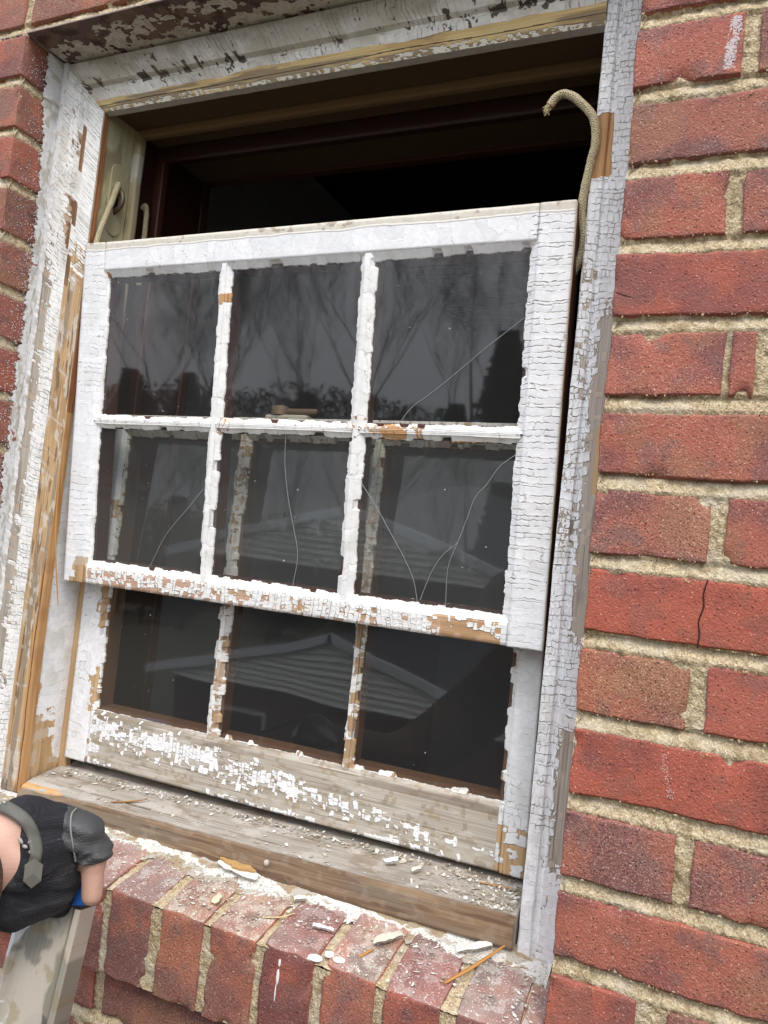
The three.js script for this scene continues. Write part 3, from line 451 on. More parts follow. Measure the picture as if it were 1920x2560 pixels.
function makeSash(root, S, mat) {
  const { W, H, cols, rows, D = 0.035, seed } = S, P = 0.0076, RB = 0.009;
  const uvp = (g) => planarUV(g, W, H);
  const frameBox = (x0, x1, y0, y1, cut) => { // front part keeps clear of the glass rebate on the cut sides
    const f = roundBox(x1 - x0 - cut[0] - cut[1], y1 - y0 - cut[2] - cut[3], RB, 0.0012, [Math.max(4, Math.round((x1 - x0) / 0.008)), Math.max(4, Math.round((y1 - y0) / 0.008)), 2], (v) => { const k = 0.0009 * (fbm(v.x * 60 + x0 * 9, v.y * 60, 3) - 0.5); v.x += k; v.y += k * 0.6; });
    f.translate((x0 + cut[0] + x1 - cut[1]) / 2, (y0 + cut[2] + y1 - cut[3]) / 2, -RB / 2); const b = boxAt(x0, x1, y0, y1, -D, -RB - 0.0002); return [uvp(f), b];
  };
  const xa = cols[0][0], xb = cols[cols.length - 1][1], yb = rows[0][0], yt = rows[rows.length - 1][1];
  const inner = plain(S.inner ?? 0x4e2c1e, 0.55), member = (name, [f, b], dz = 0, label) => { const m = part(name, f, mat, root, label); part('inner_face', b, inner, m); m.position.z = dz; };
  member('stile', frameBox(0, xa, 0, H, [0, P, 0, 0])); member('stile', frameBox(xb, W, 0, H, [P, 0, 0, 0]));
  member('rail', frameBox(xa + 0.0004, xb - 0.0004, yt, H - 0.0004, [-P, -P, P, 0]), -0.0003);
  member('rail', frameBox(xa + 0.0004, xb - 0.0004, 0.0006, yb, [-P, -P, 0, P]), -0.0003, S.railLabel);
  const nose = 0.0034, MP = () => [[-nose, -0.0006], [nose, -0.0006], [nose, -RB], [-nose, -RB]], MB = (w) => [[-w, -RB - 0.0002], [w, -RB - 0.0002], [w * 0.55, -D], [-w * 0.55, -D]];
  for (let c = 0; c < cols.length - 1; c++) { const x = (cols[c][1] + cols[c + 1][0]) / 2, w = (cols[c + 1][0] - cols[c][1]) / 2; const at = (s, t, z) => [x + t + 0.0012 * (vn(s * 40 + c * 9, seed) - 0.5), yb - P + s, z]; member('muntin', [uvp(prism(MP(), yt - yb + 2 * P, 40, at)), prism(MB(w), yt - yb + 2 * P, 8, at)]); }
  for (let r = 0; r < rows.length - 1; r++) for (let c = 0; c < cols.length; c++) { const y = (rows[r][1] + rows[r + 1][0]) / 2, w = (rows[r + 1][0] - rows[r][1]) / 2, a = cols[c][0] - P * 0.7, b = cols[c][1] + P * 0.7; const at = (s, t, z) => [a + s, y + t + 0.001 * (vn(s * 40 + c, seed + 4) - 0.5), z - 0.0003]; member('muntin', [uvp(prism(MP(), b - a, 20, at)), prism(MB(w), b - a, 8, at)]); }
  let k = 0;
  for (let r = 0; r < rows.length; r++) for (let c = 0; c < cols.length; c++, k++) {
    const [x0, x1] = cols[c], [y0, y1] = rows[r], cx = (x0 + x1) / 2, cy = (y0 + y1) / 2, w = x1 - x0 + 0.012, h = y1 - y0 + 0.012, tx = (S.paneTilt ?? 0) + 0.002 * (hash(seed, k, 3) - 0.5), ty = 0.004 * (hash(seed, k, 4) - 0.5);
    const pane = part('pane', gridGeo(14, 14, (u, v) => { const X = (u - 0.5) * w, Y = (v - 0.5) * h; return [cx + X, cy + Y, -RB + 0.0006 + Y * tx + X * ty + 0.0002 * (vn(X * 14 + k * 7, Y * 14 + seed) - 0.5), u, v]; }), S.dusty && S.dusty(r, c) ? dustyGlass : glassMat, root);
    (S.cracks || []).forEach(([rr, cc, pts]) => { if (rr === r && cc === c) part('glass_crack', tube(pts.map(([a, b]) => [a, b, -RB + 0.0014 + (b - cy) * tx]), 0.00033, 60, 5), crackMat, pane); });
    // glazing putty: four ragged bevels
    const pos = [], push = (a, b, cc) => pos.push(...a, ...b, ...cc), side = (n, len, f, sd, miss) => {
      for (let i = 0; i < n; i++) {
        const pt = (q) => { const s = q / n, l = s * len; const ce = Math.floor(l / 0.0105 + 0.9 * vn(l * 60, sd) + sd), hh = hash(ce, sd, 4); let wd = P * (0.8 + 0.32 * hash(ce, sd, 2) + 0.16 * (hash(q, sd, 2) - 0.5)); const gone = hh > miss; if (gone) wd *= 0.45; const lift = gone ? -0.002 : 0.0007 * (hash(ce, sd, 5) - 0.3) + 0.0003 * (hash(q, sd, 6) - 0.5); return { o: f(s, -0.0005, -0.0005), m: f(s, wd * 0.5, -0.0036 + lift), e: f(s, wd, -RB + 0.003 + lift * 0.4), g: f(s, wd + 0.0002, -RB + 0.0005) }; };
        const A = pt(i), B = pt(i + 1); for (const [p, q] of [['o', 'm'], ['m', 'e'], ['e', 'g']]) { push(A[p], B[p], B[q]); push(A[p], B[q], A[q]); }
      }
    };
    const M = S.miss ?? 0.86, X0_ = x0 - P, X1_ = x1 + P, Y0_ = y0 - P, Y1_ = y1 + P;
    side(88, X1_ - X0_, (s, d, z) => [X0_ + (X1_ - X0_) * s, Y1_ - d, z], seed + k * 5 + 1, M); side(88, X1_ - X0_, (s, d, z) => [X0_ + (X1_ - X0_) * s, Y0_ + d, z], seed + k * 5 + 2, r === 0 ? M - (S.lowMiss ?? 0) : M);
    side(88, Y1_ - Y0_, (s, d, z) => [X0_ + d, Y0_ + (Y1_ - Y0_) * s, z], seed + k * 5 + 3, M); side(88, Y1_ - Y0_, (s, d, z) => [X1_ - d, Y0_ + (Y1_ - Y0_) * s, z], seed + k * 5 + 4, M);
    let pg = new THREE.BufferGeometry(); pg.setAttribute('position', new THREE.Float32BufferAttribute(pos, 3)); pg.setAttribute('uv', new THREE.Float32BufferAttribute(new Float32Array(pos.length / 3 * 2), 2)); pg.computeVertexNormals();
    const p2 = pg.attributes.position, uv = pg.attributes.uv; for (let i = 0; i < p2.count; i++) uv.setXY(i, (p2.getX(i) + MARG) / (W + 2 * MARG), (p2.getY(i) + 0.02) / (H + 0.04));
    part('putty', toCreasedNormals(pg, 0.5), mat, root);
    // curled flakes of paint that hang over the glass
    const fl = [], nF = S.flakes ?? 26; reseed(seed * 91 + k);
    for (let i = 0; i < nF; i++) {
      const e = Math.floor(rnd() * 4), u = rnd(), L = 0.005 + 0.01 * rnd() * rnd(), wd = 0.0014 + 0.0022 * rnd(), q = gridGeo(3, 2, (a, b) => { const X = (a - 0.5) * L, Y = (b - 0.2) * wd, cu = 0.5 + rnd() * 0.0; return [X * (1 - 0.25 * b) + 0.0006 * Math.sin(a * 9 + i), Y, 0.0006 + b * b * (0.0004 + 0.0012 * hash(i, k, 6)) + 0.0004 * Math.sin(a * 5)]; });
      q.rotateZ([Math.PI, 0, -Math.PI / 2, Math.PI / 2][e] + (rnd() - 0.5) * 0.7); const inn = 0.0052 + 0.003 * rnd();
      q.translate(e < 2 ? X0_ + u * (X1_ - X0_) : e === 2 ? X0_ + inn : X1_ - inn, e === 0 ? Y1_ - inn : e === 1 ? Y0_ + inn : Y0_ + u * (Y1_ - Y0_), -0.0032); fl.push(q);
    }
    if (nF) { const fm = part('paint_flakes', mergeGeometries(fl), S.flakeMat, root); fm.userData.kind = 'stuff'; }
  }
}
const UW = 0.674, UH = 0.47, UC = [[0.044, 0.227], [0.246, 0.428], [0.449, 0.628]], UR = [[0.033, 0.216], [0.234, 0.422]];
const upperT = makeTex(UW + 2 * MARG, UH + 0.04, 2000, (xx, yy, o) => {
  const x = xx - MARG, y = yy - 0.02, nz = fbm(x * 30, y * 30, 3) - 0.5;
  if (x > UW || x < 0) { // side edges of the stiles: bare wood behind a rim of old paint
    const e = x > UW ? x - UW : -x; wood(o, y, x, [[190, 134, 76], [146, 94, 48], [210, 164, 110]]);
    const rim = 0.0045 + 0.006 * (fbm(y * 40, 2, 3) - 0.4) + (y > 0.4 ? 0.004 : 0) + 0.012 * bumpIn(y, 0.18, 0.23, 0.02) + 0.01 * sst(0.06, 0.02, y); if (e < rim) { setc(o, [204, 196, 176], 0.94 + 0.1 * vn(x * 500, y * 300)); o.h = 0.5; } return;
  }
  const stile = x < 0.041 || x > 0.6285, topRail = y > 0.4215 - 0.006, botRail = y < 0.0245;
  if (y > UH - 0.0115 + nz * 0.004) { setc(o, [213, 207, 194], 0.95 + 0.07 * vn(x * 300, y * 300)); mixc(o, [150, 138, 120], 0.7 * sst(0.68, 0.76, fbm(x * 90, y * 120, 3))); o.h = 0.42 + 0.12 * vn(x * 120, y * 200); if (y < UH - 0.0095 + nz * 0.004) { setc(o, [224, 222, 216]); o.h = 0.8; } return; }
  if (stile) {
    const R = x > 0.6;
    peel(o, x, y, { vert: true, ca: R ? 0.0068 : 0.0085, cb: R ? 0.026 : 0.03, seed: R ? 71 : 72, kind: TANWOOD, crack: R ? 1 : 0.75, curl: 0.3, pv: 0.75, rough: 0.2, dirt: 0.12, wav: 0.4, paint: [237, 238, 240], primer: 0.3,
      cover: (cx, cy) => 0.5 - 0.9 * bumpIn(cx, 0.028, 0.036, 0.002) * sst(0.18, 0.04, cy) * sst(0.35, 0.55, fbm(cy * 40, 3, 2)) - (R ? 0.9 * bumpIn(cx, 0.626, 0.638, 0.002) * bumpIn(cy, 0.004, 0.022, 0.003) : 0.8 * bumpIn(cx, 0.02, 0.05, 0.004) * sst(0.009, 0.004, cy)) });
    return;
  }
  if (topRail) { peel(o, x, y, { ca: 0.021, cb: 0.03, seed: 73, crack: 0.5, pv: 0.6, rough: 0.1, dirt: 0.1, paint: [237, 238, 240], cover: () => 0.6 }); if (y < 0.43 && Math.hypot(x - 0.04, (y - 0.425) * 2) < 0.008) { wood(o, x, y, FRESH); } return; }
  if (botRail) {
    peel(o, x, y, { ca: 0.0058, cb: 0.0052, soft: 0.6, seed: 74, kind: x < 0.25 ? [[186, 152, 124], [150, 112, 84], [204, 178, 156]] : [[190, 154, 116], [158, 120, 84], [208, 178, 142]], crack: 1, curl: 0.8, rough: 0.95, dirt: 0.2, primer: x < 0.3 ? 0.35 : 0.12, primerColor: [196, 162, 142],
      cover: (cx, cy) => 0.36 - 0.28 * bumpIn(cx, 0.06, 0.24, 0.04) - 0.65 * sst(0.5, 0.62, cx) + 0.3 * sst(0.018, 0.024, cy) + (fbm(cx * 34, cy * 70, 3) - 0.5) * 1.1 }); return;
  }
  const vertical = (x > 0.2265 && x < 0.2465) || (x > 0.4285 && x < 0.449) || !(y > 0.2165 && y < 0.2345);
  peel(o, x, y, { vert: vertical, ca: 0.018, cb: 0.03, seed: 75, kind: [[196, 150, 104], [160, 112, 70], [214, 180, 136]], crack: 0.7, curl: 0.4, rough: 0.3, dirt: 0.25, primer: 0.15,
    cover: (cx, cy) => 0.5 - 1.2 * bumpIn(cx, 0.229, 0.242, 0.002) * bumpIn(cy, 0.355, 0.402, 0.005) - 0.62 * bumpIn(cy, 0.2165, 0.2265, 0.001) * sst(0.44, 0.5, cx) - 0.3 * bumpIn(cy, 0.2165, 0.234, 0.001) * sst(0.5, 0.6, fbm(cx * 50, 2, 2)) });
});
const LW = 0.669, LH = 0.498, LC = [[0.0465, 0.234], [0.256, 0.436], [0.451, 0.6325]], LR = [[0.079, 0.262], [0.284, 0.467]];
const lowerT = makeTex(LW + 2 * MARG, LH + 0.04, 2000, (xx, yy, o) => {
  const x = xx - MARG, y = yy - 0.02, nz = fbm(x * 30, y * 30, 3) - 0.5;
  if (x > LW || x < 0) { wood(o, y, x, TANWOOD); return; }
  const gw = [[180, 171, 157], [148, 137, 121], [198, 192, 182]];
  if (x < 0.043) { peel(o, x, y, { vert: true, ca: 0.0125, cb: 0.012, seed: 82, kind: TANWOOD, crack: 0.8, curl: 0.3, pv: 0.7, rough: 0.2, dirt: 0.15, paint: [234, 235, 236], cover: (cx, cy) => 0.5 - 0.7 * bumpIn(cx, 0.034, 0.05, 0.002) * sst(0.48, 0.56, fbm(cy * 30, 5, 2)) }); return; }
  if (x > 0.6345) { peel(o, x, y, { vert: true, ca: 0.009, cb: 0.0105, seed: 83, kind: TANWOOD, crack: 0.9, curl: 0.3, pv: 0.8, rough: 0.25, dirt: 0.15, wav: 0.5, paint: [230, 231, 231], cover: (cx, cy) => 0.5 - 1.1 * sst(0.07, 0.03, cy) * sst(0.47, 0.58, fbm(cx * 90, cy * 70, 3)) }); return; }
  if (y < 0.0745) {
    const band = (cx) => 0.056 - 0.07 * (cx - 0.06);
    peel(o, x, y, { ca: 0.0062, cb: 0.0054, soft: 0.5, seed: 84, kind: gw, crack: 0.9, curl: 0.3, rough: 0.75, dirt: 0.05, paint: [238, 239, 239], primer: 0,
      cover: (cx, cy) => Math.max(0.42 - Math.abs(cy - band(cx)) * 32 - sst(0.3, 0.62, cx) * 0.55, 0.3 - Math.abs(cy - 0.022) * 40 - sst(0.05, 0.11, cx)) + 0.85 * sst(0.009, 0.004, cy) * sst(0.45, 0.55, fbm(cx * 16, 3, 2)) + (fbm(cx * 26, cy * 60, 3) - 0.5) * 0.9 });
    // squares where chips of the last coat have come away
    const i = Math.floor((x + 0.003 * vn(y * 90, 2) + 0.002 * vn(x * 260, y * 260)) / 0.0052), j = Math.floor((y + 0.003 * vn(x * 60, 7) + 0.002 * vn(x * 260, y * 260 + 9)) / 0.0046), q = hash(i, j, 88), patch = fbm(i * 0.35, j * 0.4, 2);
    if (o.h < 0.42 && q < 0.35 && patch > 0.46) { mixc(o, q < 0.17 ? [150, 128, 92] : [128, 114, 96], 0.4); }
    if (o.h < 0.42) { const d = fbm(x * 30, y * 120, 3); mixc(o, [206, 200, 190], 0.5 * sst(0.55, 0.68, d)); if (y > 0.06) mixc(o, [112, 98, 82], 0.45 * sst(0.5, 0.7, fbm(x * 12, y * 80, 3))); }
    return;
  }
  const aged = y > 0.27;
  peel(o, x, y, { vert: !(y > 0.2615 && y < 0.2845) && y < 0.466, ca: 0.011, cb: 0.012, seed: 85, kind: [[172, 144, 112], [134, 106, 78], [196, 174, 146]], crack: 0.9, curl: 0.5, rough: 0.3, soft: 1.1, dirt: 0.3, paint: aged ? [204, 198, 188] : [232, 231, 227], primer: 0.2,
    cover: (cx, cy) => 0.42 - (cx > 0.438 && cx < 0.45 && cy < 0.25 ? 0.9 * sst(0.4415, 0.4445, cx) : 0) - (cx > 0.238 && cx < 0.252 && cy < 0.25 ? 0.8 * sst(0.2445, 0.2475, cx) : 0) - 0.3 * sst(0.5, 0.6, fbm(cx * 40, cy * 30, 2)) });
});
function specks(root, W, H, n, sd) { // dots of paint on the glass
  reseed(sd); const im = new THREE.InstancedMesh(new THREE.IcosahedronGeometry(1, 0), plain(0xd8dadb, 0.7), n), M = new THREE.Matrix4(), Q = new THREE.Quaternion(), V = new THREE.Vector3(), Sc = new THREE.Vector3();
  for (let i = 0; i < n; i++) { const s = 0.00018 + 0.0005 * Math.pow(rnd(), 4); Q.setFromAxisAngle(V.set(0, 0, 1), rnd() * 3); M.compose(V.set(0.05 + (W - 0.1) * rnd(), 0.04 + (H - 0.09) * rnd(), -0.0074), Q, Sc.set(s * (1 + 2 * rnd() * rnd()), s, 0.0004)); im.setMatrixAt(i, M); }
  im.name = 'paint_specks'; im.userData.kind = 'stuff'; root.add(im);
}
const flakeWhite = plain(0xe2e2df, 0.75);
const upper = thing('upper_sash', 'white six-pane window sash slipped down in front, its lower panes cracked', 'window sash');
makeSash(upper, { W: UW, H: UH, cols: UC, rows: UR, seed: 5, miss: 0.93, paneTilt: 0.012, flakeMat: flakeWhite, flakes: 0, dusty: (r) => r === 0, railLabel: 'bottom rail with small square paint chips and bare tan wood',
  cracks: [[0, 1, [[0.341, 0.216], [0.343, 0.178], [0.351, 0.137], [0.362, 0.1], [0.369, 0.072], [0.365, 0.034]]], [0, 2, [[0.449, 0.162], [0.47, 0.136], [0.489, 0.109], [0.508, 0.082], [0.521, 0.059], [0.528, 0.034]]],
    [0, 2, [[0.628, 0.204], [0.612, 0.191], [0.599, 0.171], [0.587, 0.156], [0.58, 0.134], [0.571, 0.106], [0.562, 0.079], [0.561, 0.055], [0.562, 0.033]]], [0, 2, [[0.571, 0.105], [0.554, 0.089], [0.542, 0.068], [0.531, 0.036]]],
    [1, 2, [[0.628, 0.352], [0.605, 0.334], [0.58, 0.314], [0.558, 0.295], [0.526, 0.269], [0.504, 0.253], [0.489, 0.234]]], [0, 0, [[0.227, 0.147], [0.206, 0.122], [0.168, 0.079], [0.155, 0.056], [0.144, 0.034]]]] }, texMat(upperT, 0.62, 0.0015));
specks(upper, UW, UH, 110, 31); upper.position.set(-0.7268, -0.1385, -0.0905); upper.rotation.set(0.068, 0, 0.004);
const lower = thing('lower_sash', 'lower window sash behind, its bottom rail stripped to grey wood with scattered white chips', 'window sash');
makeSash(lower, { W: LW, H: LH, cols: LC, rows: LR, seed: 9, miss: 0.78, lowMiss: 0.66, paneTilt: -0.012, flakeMat: flakeWhite, flakes: 0, dusty: () => false, inner: 0x6a4c38, railLabel: 'bottom rail of bare grey wood with a band of white paint chips' }, texMat(lowerT, 0.68, 0.0017));
specks(lower, LW, 0.28, 50, 32); lower.position.set(-0.7255, -0.3915, -0.1305); lower.rotation.set(-0.008, 0, 0.0095);
{ // sash lock on the lower sash's top rail and a wooden lift below
  const brass = plain(0x6e5a44, 0.5, { metalness: 0.4 });
  part('sash_lock', rbAt(0.27, 0.335, LH, LH + 0.006, -0.03, -0.008, 0.003, [8, 3, 6]), plain(0xb9b0a0, 0.6), lower);
  part('lock_lever', mergeGeometries([rbAt(0.278, 0.345, LH + 0.007, LH + 0.016, -0.024, -0.014, 0.004, [10, 4, 6]), new THREE.CylinderGeometry(0.012, 0.014, 0.012, 20).translate(0.288, LH + 0.012, -0.019)]), brass, lower);
}
// ---------------------------------------------------------------- sash cords
const cordT = makeTex(0.03, 0.03, 8000, (x, y, o) => { const a = Math.sin((x + y) * 2200), b = Math.sin((x - y) * 2200), k = Math.max(a, b), g = vn(x * 2000, y * 2000); setc(o, [232, 220, 184], 0.84 + 0.16 * g); mixc(o, [176, 160, 122], sst(0.3, -0.4, k)); mixc(o, [186, 168, 128], sst(0.6, 0.8, fbm(x * 300, y * 300, 2)) * 0.7); o.h = 0.5 + 0.4 * k; }, true);
cordT.map.wrapS = cordT.map.wrapT = cordT.bump.wrapS = cordT.bump.wrapT = THREE.RepeatWrapping;
const cordMat = texMat(cordT, 0.95, 0.0018);
function cord(name, pts, r, label) {
  const t = thing(name, label, 'cord', 'sash cords'), curve = new THREE.CatmullRomCurve3(pts.map((a) => new THREE.Vector3(...a))), L = curve.getLength(), g = new THREE.TubeGeometry(curve, 120, r, 12), uv = g.attributes.uv, p = g.attributes.position, n = g.attributes.normal;
  for (let i = 0; i < uv.count; i++) { const k = 0.00035 * (fbm(uv.getX(i) * L * 400, uv.getY(i) * 8, 2) - 0.5) * 2; p.setXYZ(i, p.getX(i) + n.getX(i) * k, p.getY(i) + n.getY(i) * k, p.getZ(i) + n.getZ(i) * k); uv.setXY(i, uv.getX(i) * L / 0.03, uv.getY(i) * 0.8); }
  g.computeVertexNormals(); part('cord_body', g, cordMat, t); return t;
}
{
  const c = cord('sash_cord', [[-0.0945, 0.4405, -0.064], [-0.0885, 0.4488, -0.064], [-0.081, 0.4515, -0.064], [-0.071, 0.4475, -0.064], [-0.061, 0.4385, -0.064], [-0.0505, 0.427, -0.065], [-0.0455, 0.416, -0.066], [-0.0435, 0.396, -0.068], [-0.0465, 0.378, -0.07], [-0.0515, 0.345, -0.073], [-0.0522, 0.325, -0.077], [-0.0485, 0.302, -0.08], [-0.05, 0.283, -0.084], [-0.058, 0.266, -0.089]], 0.0045, 'frayed cream sash cord curling up from the sash corner by the right moulding');
  const fr = []; reseed(8); for (let i = 0; i < 46; i++) { const a = rnd() * 6.283, r = 0.0036 * Math.sqrt(rnd()), d = [-0.0945 + Math.cos(a) * r * 0.7, 0.4405 + Math.cos(a) * -r * 0.6, -0.064 + Math.sin(a) * r], l = 0.003 + 0.004 * rnd(); fr.push(tube([d, [d[0] - l * 0.45 + (rnd() - 0.5) * 0.002, d[1] - l * 0.6, d[2] + (rnd() - 0.5) * 0.002], [d[0] - l * 0.6 + (rnd() - 0.5) * 0.004, d[1] - l * 1.2, d[2] + (rnd() - 0.5) * 0.004]], 0.00042, 5, 4)); }
  part('frayed_end', mergeGeometries(fr), plain(0xd6c89e, 0.95), c);
  cord('sash_cord', [[-0.7445, 0.437, -0.1135], [-0.7365, 0.441, -0.1125], [-0.7325, 0.434, -0.107], [-0.7295, 0.41, -0.098], [-0.7285, 0.38, -0.088], [-0.7285, 0.345, -0.079], [-0.7285, 0.31, -0.076], [-0.728, 0.28, -0.08]], 0.0042, 'cream sash cord running from the pulley down to the left sash corner');
  cord('sash_cord', [[-0.7395, 0.43, -0.168], [-0.734, 0.434, -0.168], [-0.7305, 0.425, -0.168], [-0.729, 0.4, -0.168], [-0.7285, 0.36, -0.168], [-0.7285, 0.31, -0.168]], 0.004, 'darker sash cord hanging in the inner channel behind the parting bead');
}
// ---------------------------------------------------------------- the dark room behind
{
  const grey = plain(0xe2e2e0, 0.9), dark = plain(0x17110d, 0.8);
  const S = (n, m, ...b) => struct(n, boxAt(...b), m);
  const z0 = -0.3, z1 = -3.4, zi = -0.101;
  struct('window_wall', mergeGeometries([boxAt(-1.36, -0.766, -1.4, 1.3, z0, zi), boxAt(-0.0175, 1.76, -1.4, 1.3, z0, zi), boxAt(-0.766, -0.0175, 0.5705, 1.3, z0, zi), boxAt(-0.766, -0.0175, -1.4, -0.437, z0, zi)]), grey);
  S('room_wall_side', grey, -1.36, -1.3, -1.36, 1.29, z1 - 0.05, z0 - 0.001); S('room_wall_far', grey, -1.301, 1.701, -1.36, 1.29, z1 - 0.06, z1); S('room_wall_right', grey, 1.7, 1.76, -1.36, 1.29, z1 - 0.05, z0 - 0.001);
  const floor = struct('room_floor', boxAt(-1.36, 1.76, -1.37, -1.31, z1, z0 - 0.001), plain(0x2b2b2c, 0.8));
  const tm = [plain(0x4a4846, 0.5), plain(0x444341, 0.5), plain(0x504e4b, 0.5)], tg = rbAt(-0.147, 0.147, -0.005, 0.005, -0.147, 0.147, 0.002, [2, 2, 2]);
  for (let i = 0; i < 10; i++) for (let j = 0; j < 10; j++) { const t = part('tile', tg, tm[Math.floor(hash(i, j, 2) * 3)], floor); t.position.set(-1.15 + i * 0.3, -1.304, -0.46 - j * 0.3); }
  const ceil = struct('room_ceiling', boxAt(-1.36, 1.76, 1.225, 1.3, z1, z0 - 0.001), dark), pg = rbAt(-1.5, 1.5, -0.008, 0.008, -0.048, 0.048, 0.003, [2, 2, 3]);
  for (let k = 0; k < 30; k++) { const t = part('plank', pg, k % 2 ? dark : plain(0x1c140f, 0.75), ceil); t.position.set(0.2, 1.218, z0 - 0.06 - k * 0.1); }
}
// ---------------------------------------------------------------- debris on the sills
const chipMats = [plain(0xdcdad3, 0.8), plain(0xc4bcab, 0.85), plain(0xa89e8a, 0.9)];
{
  const chip = (k) => { const n = 5 + Math.floor(hash(k, 1) * 3), P = [], top = [], I = []; for (let i = 0; i < n; i++) { const a = (i + 0.7 * hash(k, i, 2)) / n * 6.283, r = 0.6 + 0.5 * hash(k, i, 3); top.push([Math.cos(a) * r, Math.sin(a) * r * 0.75]); } const cu = 0.16 * (hash(k, 8) - 0.2); const h = (x, y) => cu * x * x * 2; for (const s of [0.09, 0]) { P.push(0, s, 0); for (const [x, y] of top) P.push(x, h(x, y) + s, y); } for (let i = 0; i < n; i++) { const a = 1 + i, b = 1 + (i + 1) % n, m = n + 1; I.push(0, b, a, m, m + a, m + b, a, b, m + b, a, m + b, m + a); } const g = new THREE.BufferGeometry(); g.setAttribute('position', new THREE.Float32BufferAttribute(P, 3)); g.setIndex(I); const q = g.toNonIndexed(); q.computeVertexNormals(); return q; };
  const M = new THREE.Matrix4(), Q = new THREE.Quaternion(), E = new THREE.Euler(), V = new THREE.Vector3(), Sc = new THREE.Vector3();
  const scatter = (name, label, N, put, mats = 3) => {
    for (let v = 0; v < mats; v++) {
      const n = Math.floor(N / mats), im = new THREE.InstancedMesh(chip(v + 3 + N), chipMats[v], n); im.name = numbered(name); im.castShadow = im.receiveShadow = true; reseed(N * 7 + v);
      for (let i = 0; i < n; i++) { const [x, y, z, s, tilt] = put(); E.set((rnd() - 0.5) * tilt, rnd() * 6.28, (rnd() - 0.5) * tilt); M.compose(V.set(x, y, z), Q.setFromEuler(E), Sc.set(s * (0.6 + 1.0 * rnd()), s * (0.4 + 0.6 * rnd()), s * (0.6 + 0.6 * rnd()))); im.setMatrixAt(i, M); }
      im.userData = { kind: 'stuff', label: `${label}${['', ', cream coloured', ', tan coloured'][v]}`, category: 'debris' }; scene.add(im);
    }
  };
  const size = () => 0.0006 + 0.0042 * Math.pow(rnd(), 3.6);
  scatter('sill_paint_chips', 'small flat chips of white paint strewn over the wooden sill', 480, () => { const u = rnd(), x = -0.735 + 0.68 * (rnd() < 0.45 ? 0.55 + 0.45 * rnd() : rnd()), z = rnd() < 0.6 ? -0.126 + 0.02 * u * u : -0.128 + 0.06 * u, s = size(); return [x, sillY(x, z) + 0.0006 + s * 0.1, z, s, 0.35]; });
  scatter('gap_paint_chips', 'paint flakes heaped in the gap under the lower sash', 420, () => { const x = -0.72 + 0.66 * rnd(), u = rnd(), s = 0.0012 + 0.003 * rnd() * rnd(); return [x, sillY(x, -0.13) + 0.001 + 0.004 * rnd() * (1 - u), -0.132 + 0.014 * u, s, 1.6]; });
  scatter('brick_paint_chips', 'tiny paint chips and dust sprinkled over the brick sill', 2100, () => { const x = -0.81 + 0.8 * (rnd() < 0.5 ? 0.5 + 0.5 * rnd() : rnd()), z = ROWZ - 0.004 - 0.088 * Math.pow(rnd(), 0.75), s = 0.0004 + 0.0024 * Math.pow(rnd(), 4.2); return [x, rowTop(z) + 0.0008 + s * 0.1, z, s, 0.6]; });
  scatter('corner_paint_chips', 'heap of white paint scrapings in the left corner of the brick sill', 700, () => { const x = -0.815 + 0.11 * rnd() * rnd() + 0.0, z = -0.078 + 0.05 * rnd() * rnd(), s = 0.0008 + 0.003 * rnd() * rnd(); return [x, rowTop(z) + 0.001 + 0.007 * rnd() * Math.max(0, 1 - (x + 0.815) / 0.11), z, s, 1.4]; });
  scatter('right_corner_chips', 'paint crumbs piled at the right end of the wooden sill', 420, () => { const x = -0.054 - 0.12 * rnd() * rnd(), z = -0.12 + 0.052 * rnd(), s = 0.0006 + 0.0032 * rnd() * rnd(); return [x, sillY(x, z) + 0.0008 + 0.002 * rnd(), z, s, 1.1]; });
  // single pieces
  const splinter = (pts, r, mat, label, flat = 0.5) => { const c = new THREE.CatmullRomCurve3(pts.map((a) => new THREE.Vector3(...a))), g = new THREE.TubeGeometry(c, 24, r, 6), p = g.attributes.position, uv = g.attributes.uv; for (let i = 0; i < p.count; i++) { const t = uv.getX(i), q = c.getPointAt(t), k = (0.35 + 0.65 * Math.sin(Math.PI * (0.12 + 0.8 * t))) * (0.8 + 0.5 * hash(i % 7, 3)); p.setXYZ(i, q.x + (p.getX(i) - q.x) * k, q.y + (p.getY(i) - q.y) * k * flat, q.z + (p.getZ(i) - q.z) * k); } g.computeVertexNormals(); return single('wood_splinter', g, mat, label, 'splinter', 'loose splinters'); };
  const gold = plain(0xb98446, 0.85), brn = plain(0x9a6a3c, 0.85);
  const on = (x, z, h = 0.0015) => [x, sillY(x, z) + h, z], ob = (x, z, h = 0.0015) => [x, rowTop(z) + h, z];
  splinter([on(-0.585, -0.078), on(-0.565, -0.088, 0.002), on(-0.548, -0.101, 0.003)], 0.002, brn, 'brown splinter lying on the grey sill near its left end');
  splinter([ob(-0.098, -0.008, 0.002), ob(-0.078, -0.038, 0.004), [-0.056, -0.425, -0.062]], 0.0022, gold, 'long golden splinter leaning against the right foot of the frame');
  splinter([ob(-0.187, -0.004), ob(-0.178, -0.02, 0.002)], 0.0018, gold, 'short golden splinter on the bricks between the two middle joints');
  splinter([ob(-0.305, -0.012), ob(-0.288, -0.02), ob(-0.276, -0.03, 0.003)], 0.0012, plain(0xcdb98c, 0.9), 'thin straw coloured splinter across a brick joint');
  splinter([on(-0.1, -0.112, 0.002), on(-0.065, -0.116, 0.0025)], 0.0014, gold, 'thin golden splinter beside the sash at the right end of the sill');
  splinter([[-0.7395, 0.02, -0.0725], [-0.728, -0.08, -0.069], [-0.7175, -0.172, -0.078]], 0.0011, gold, 'thin splinter hanging off the left frame below the front sash', 1);
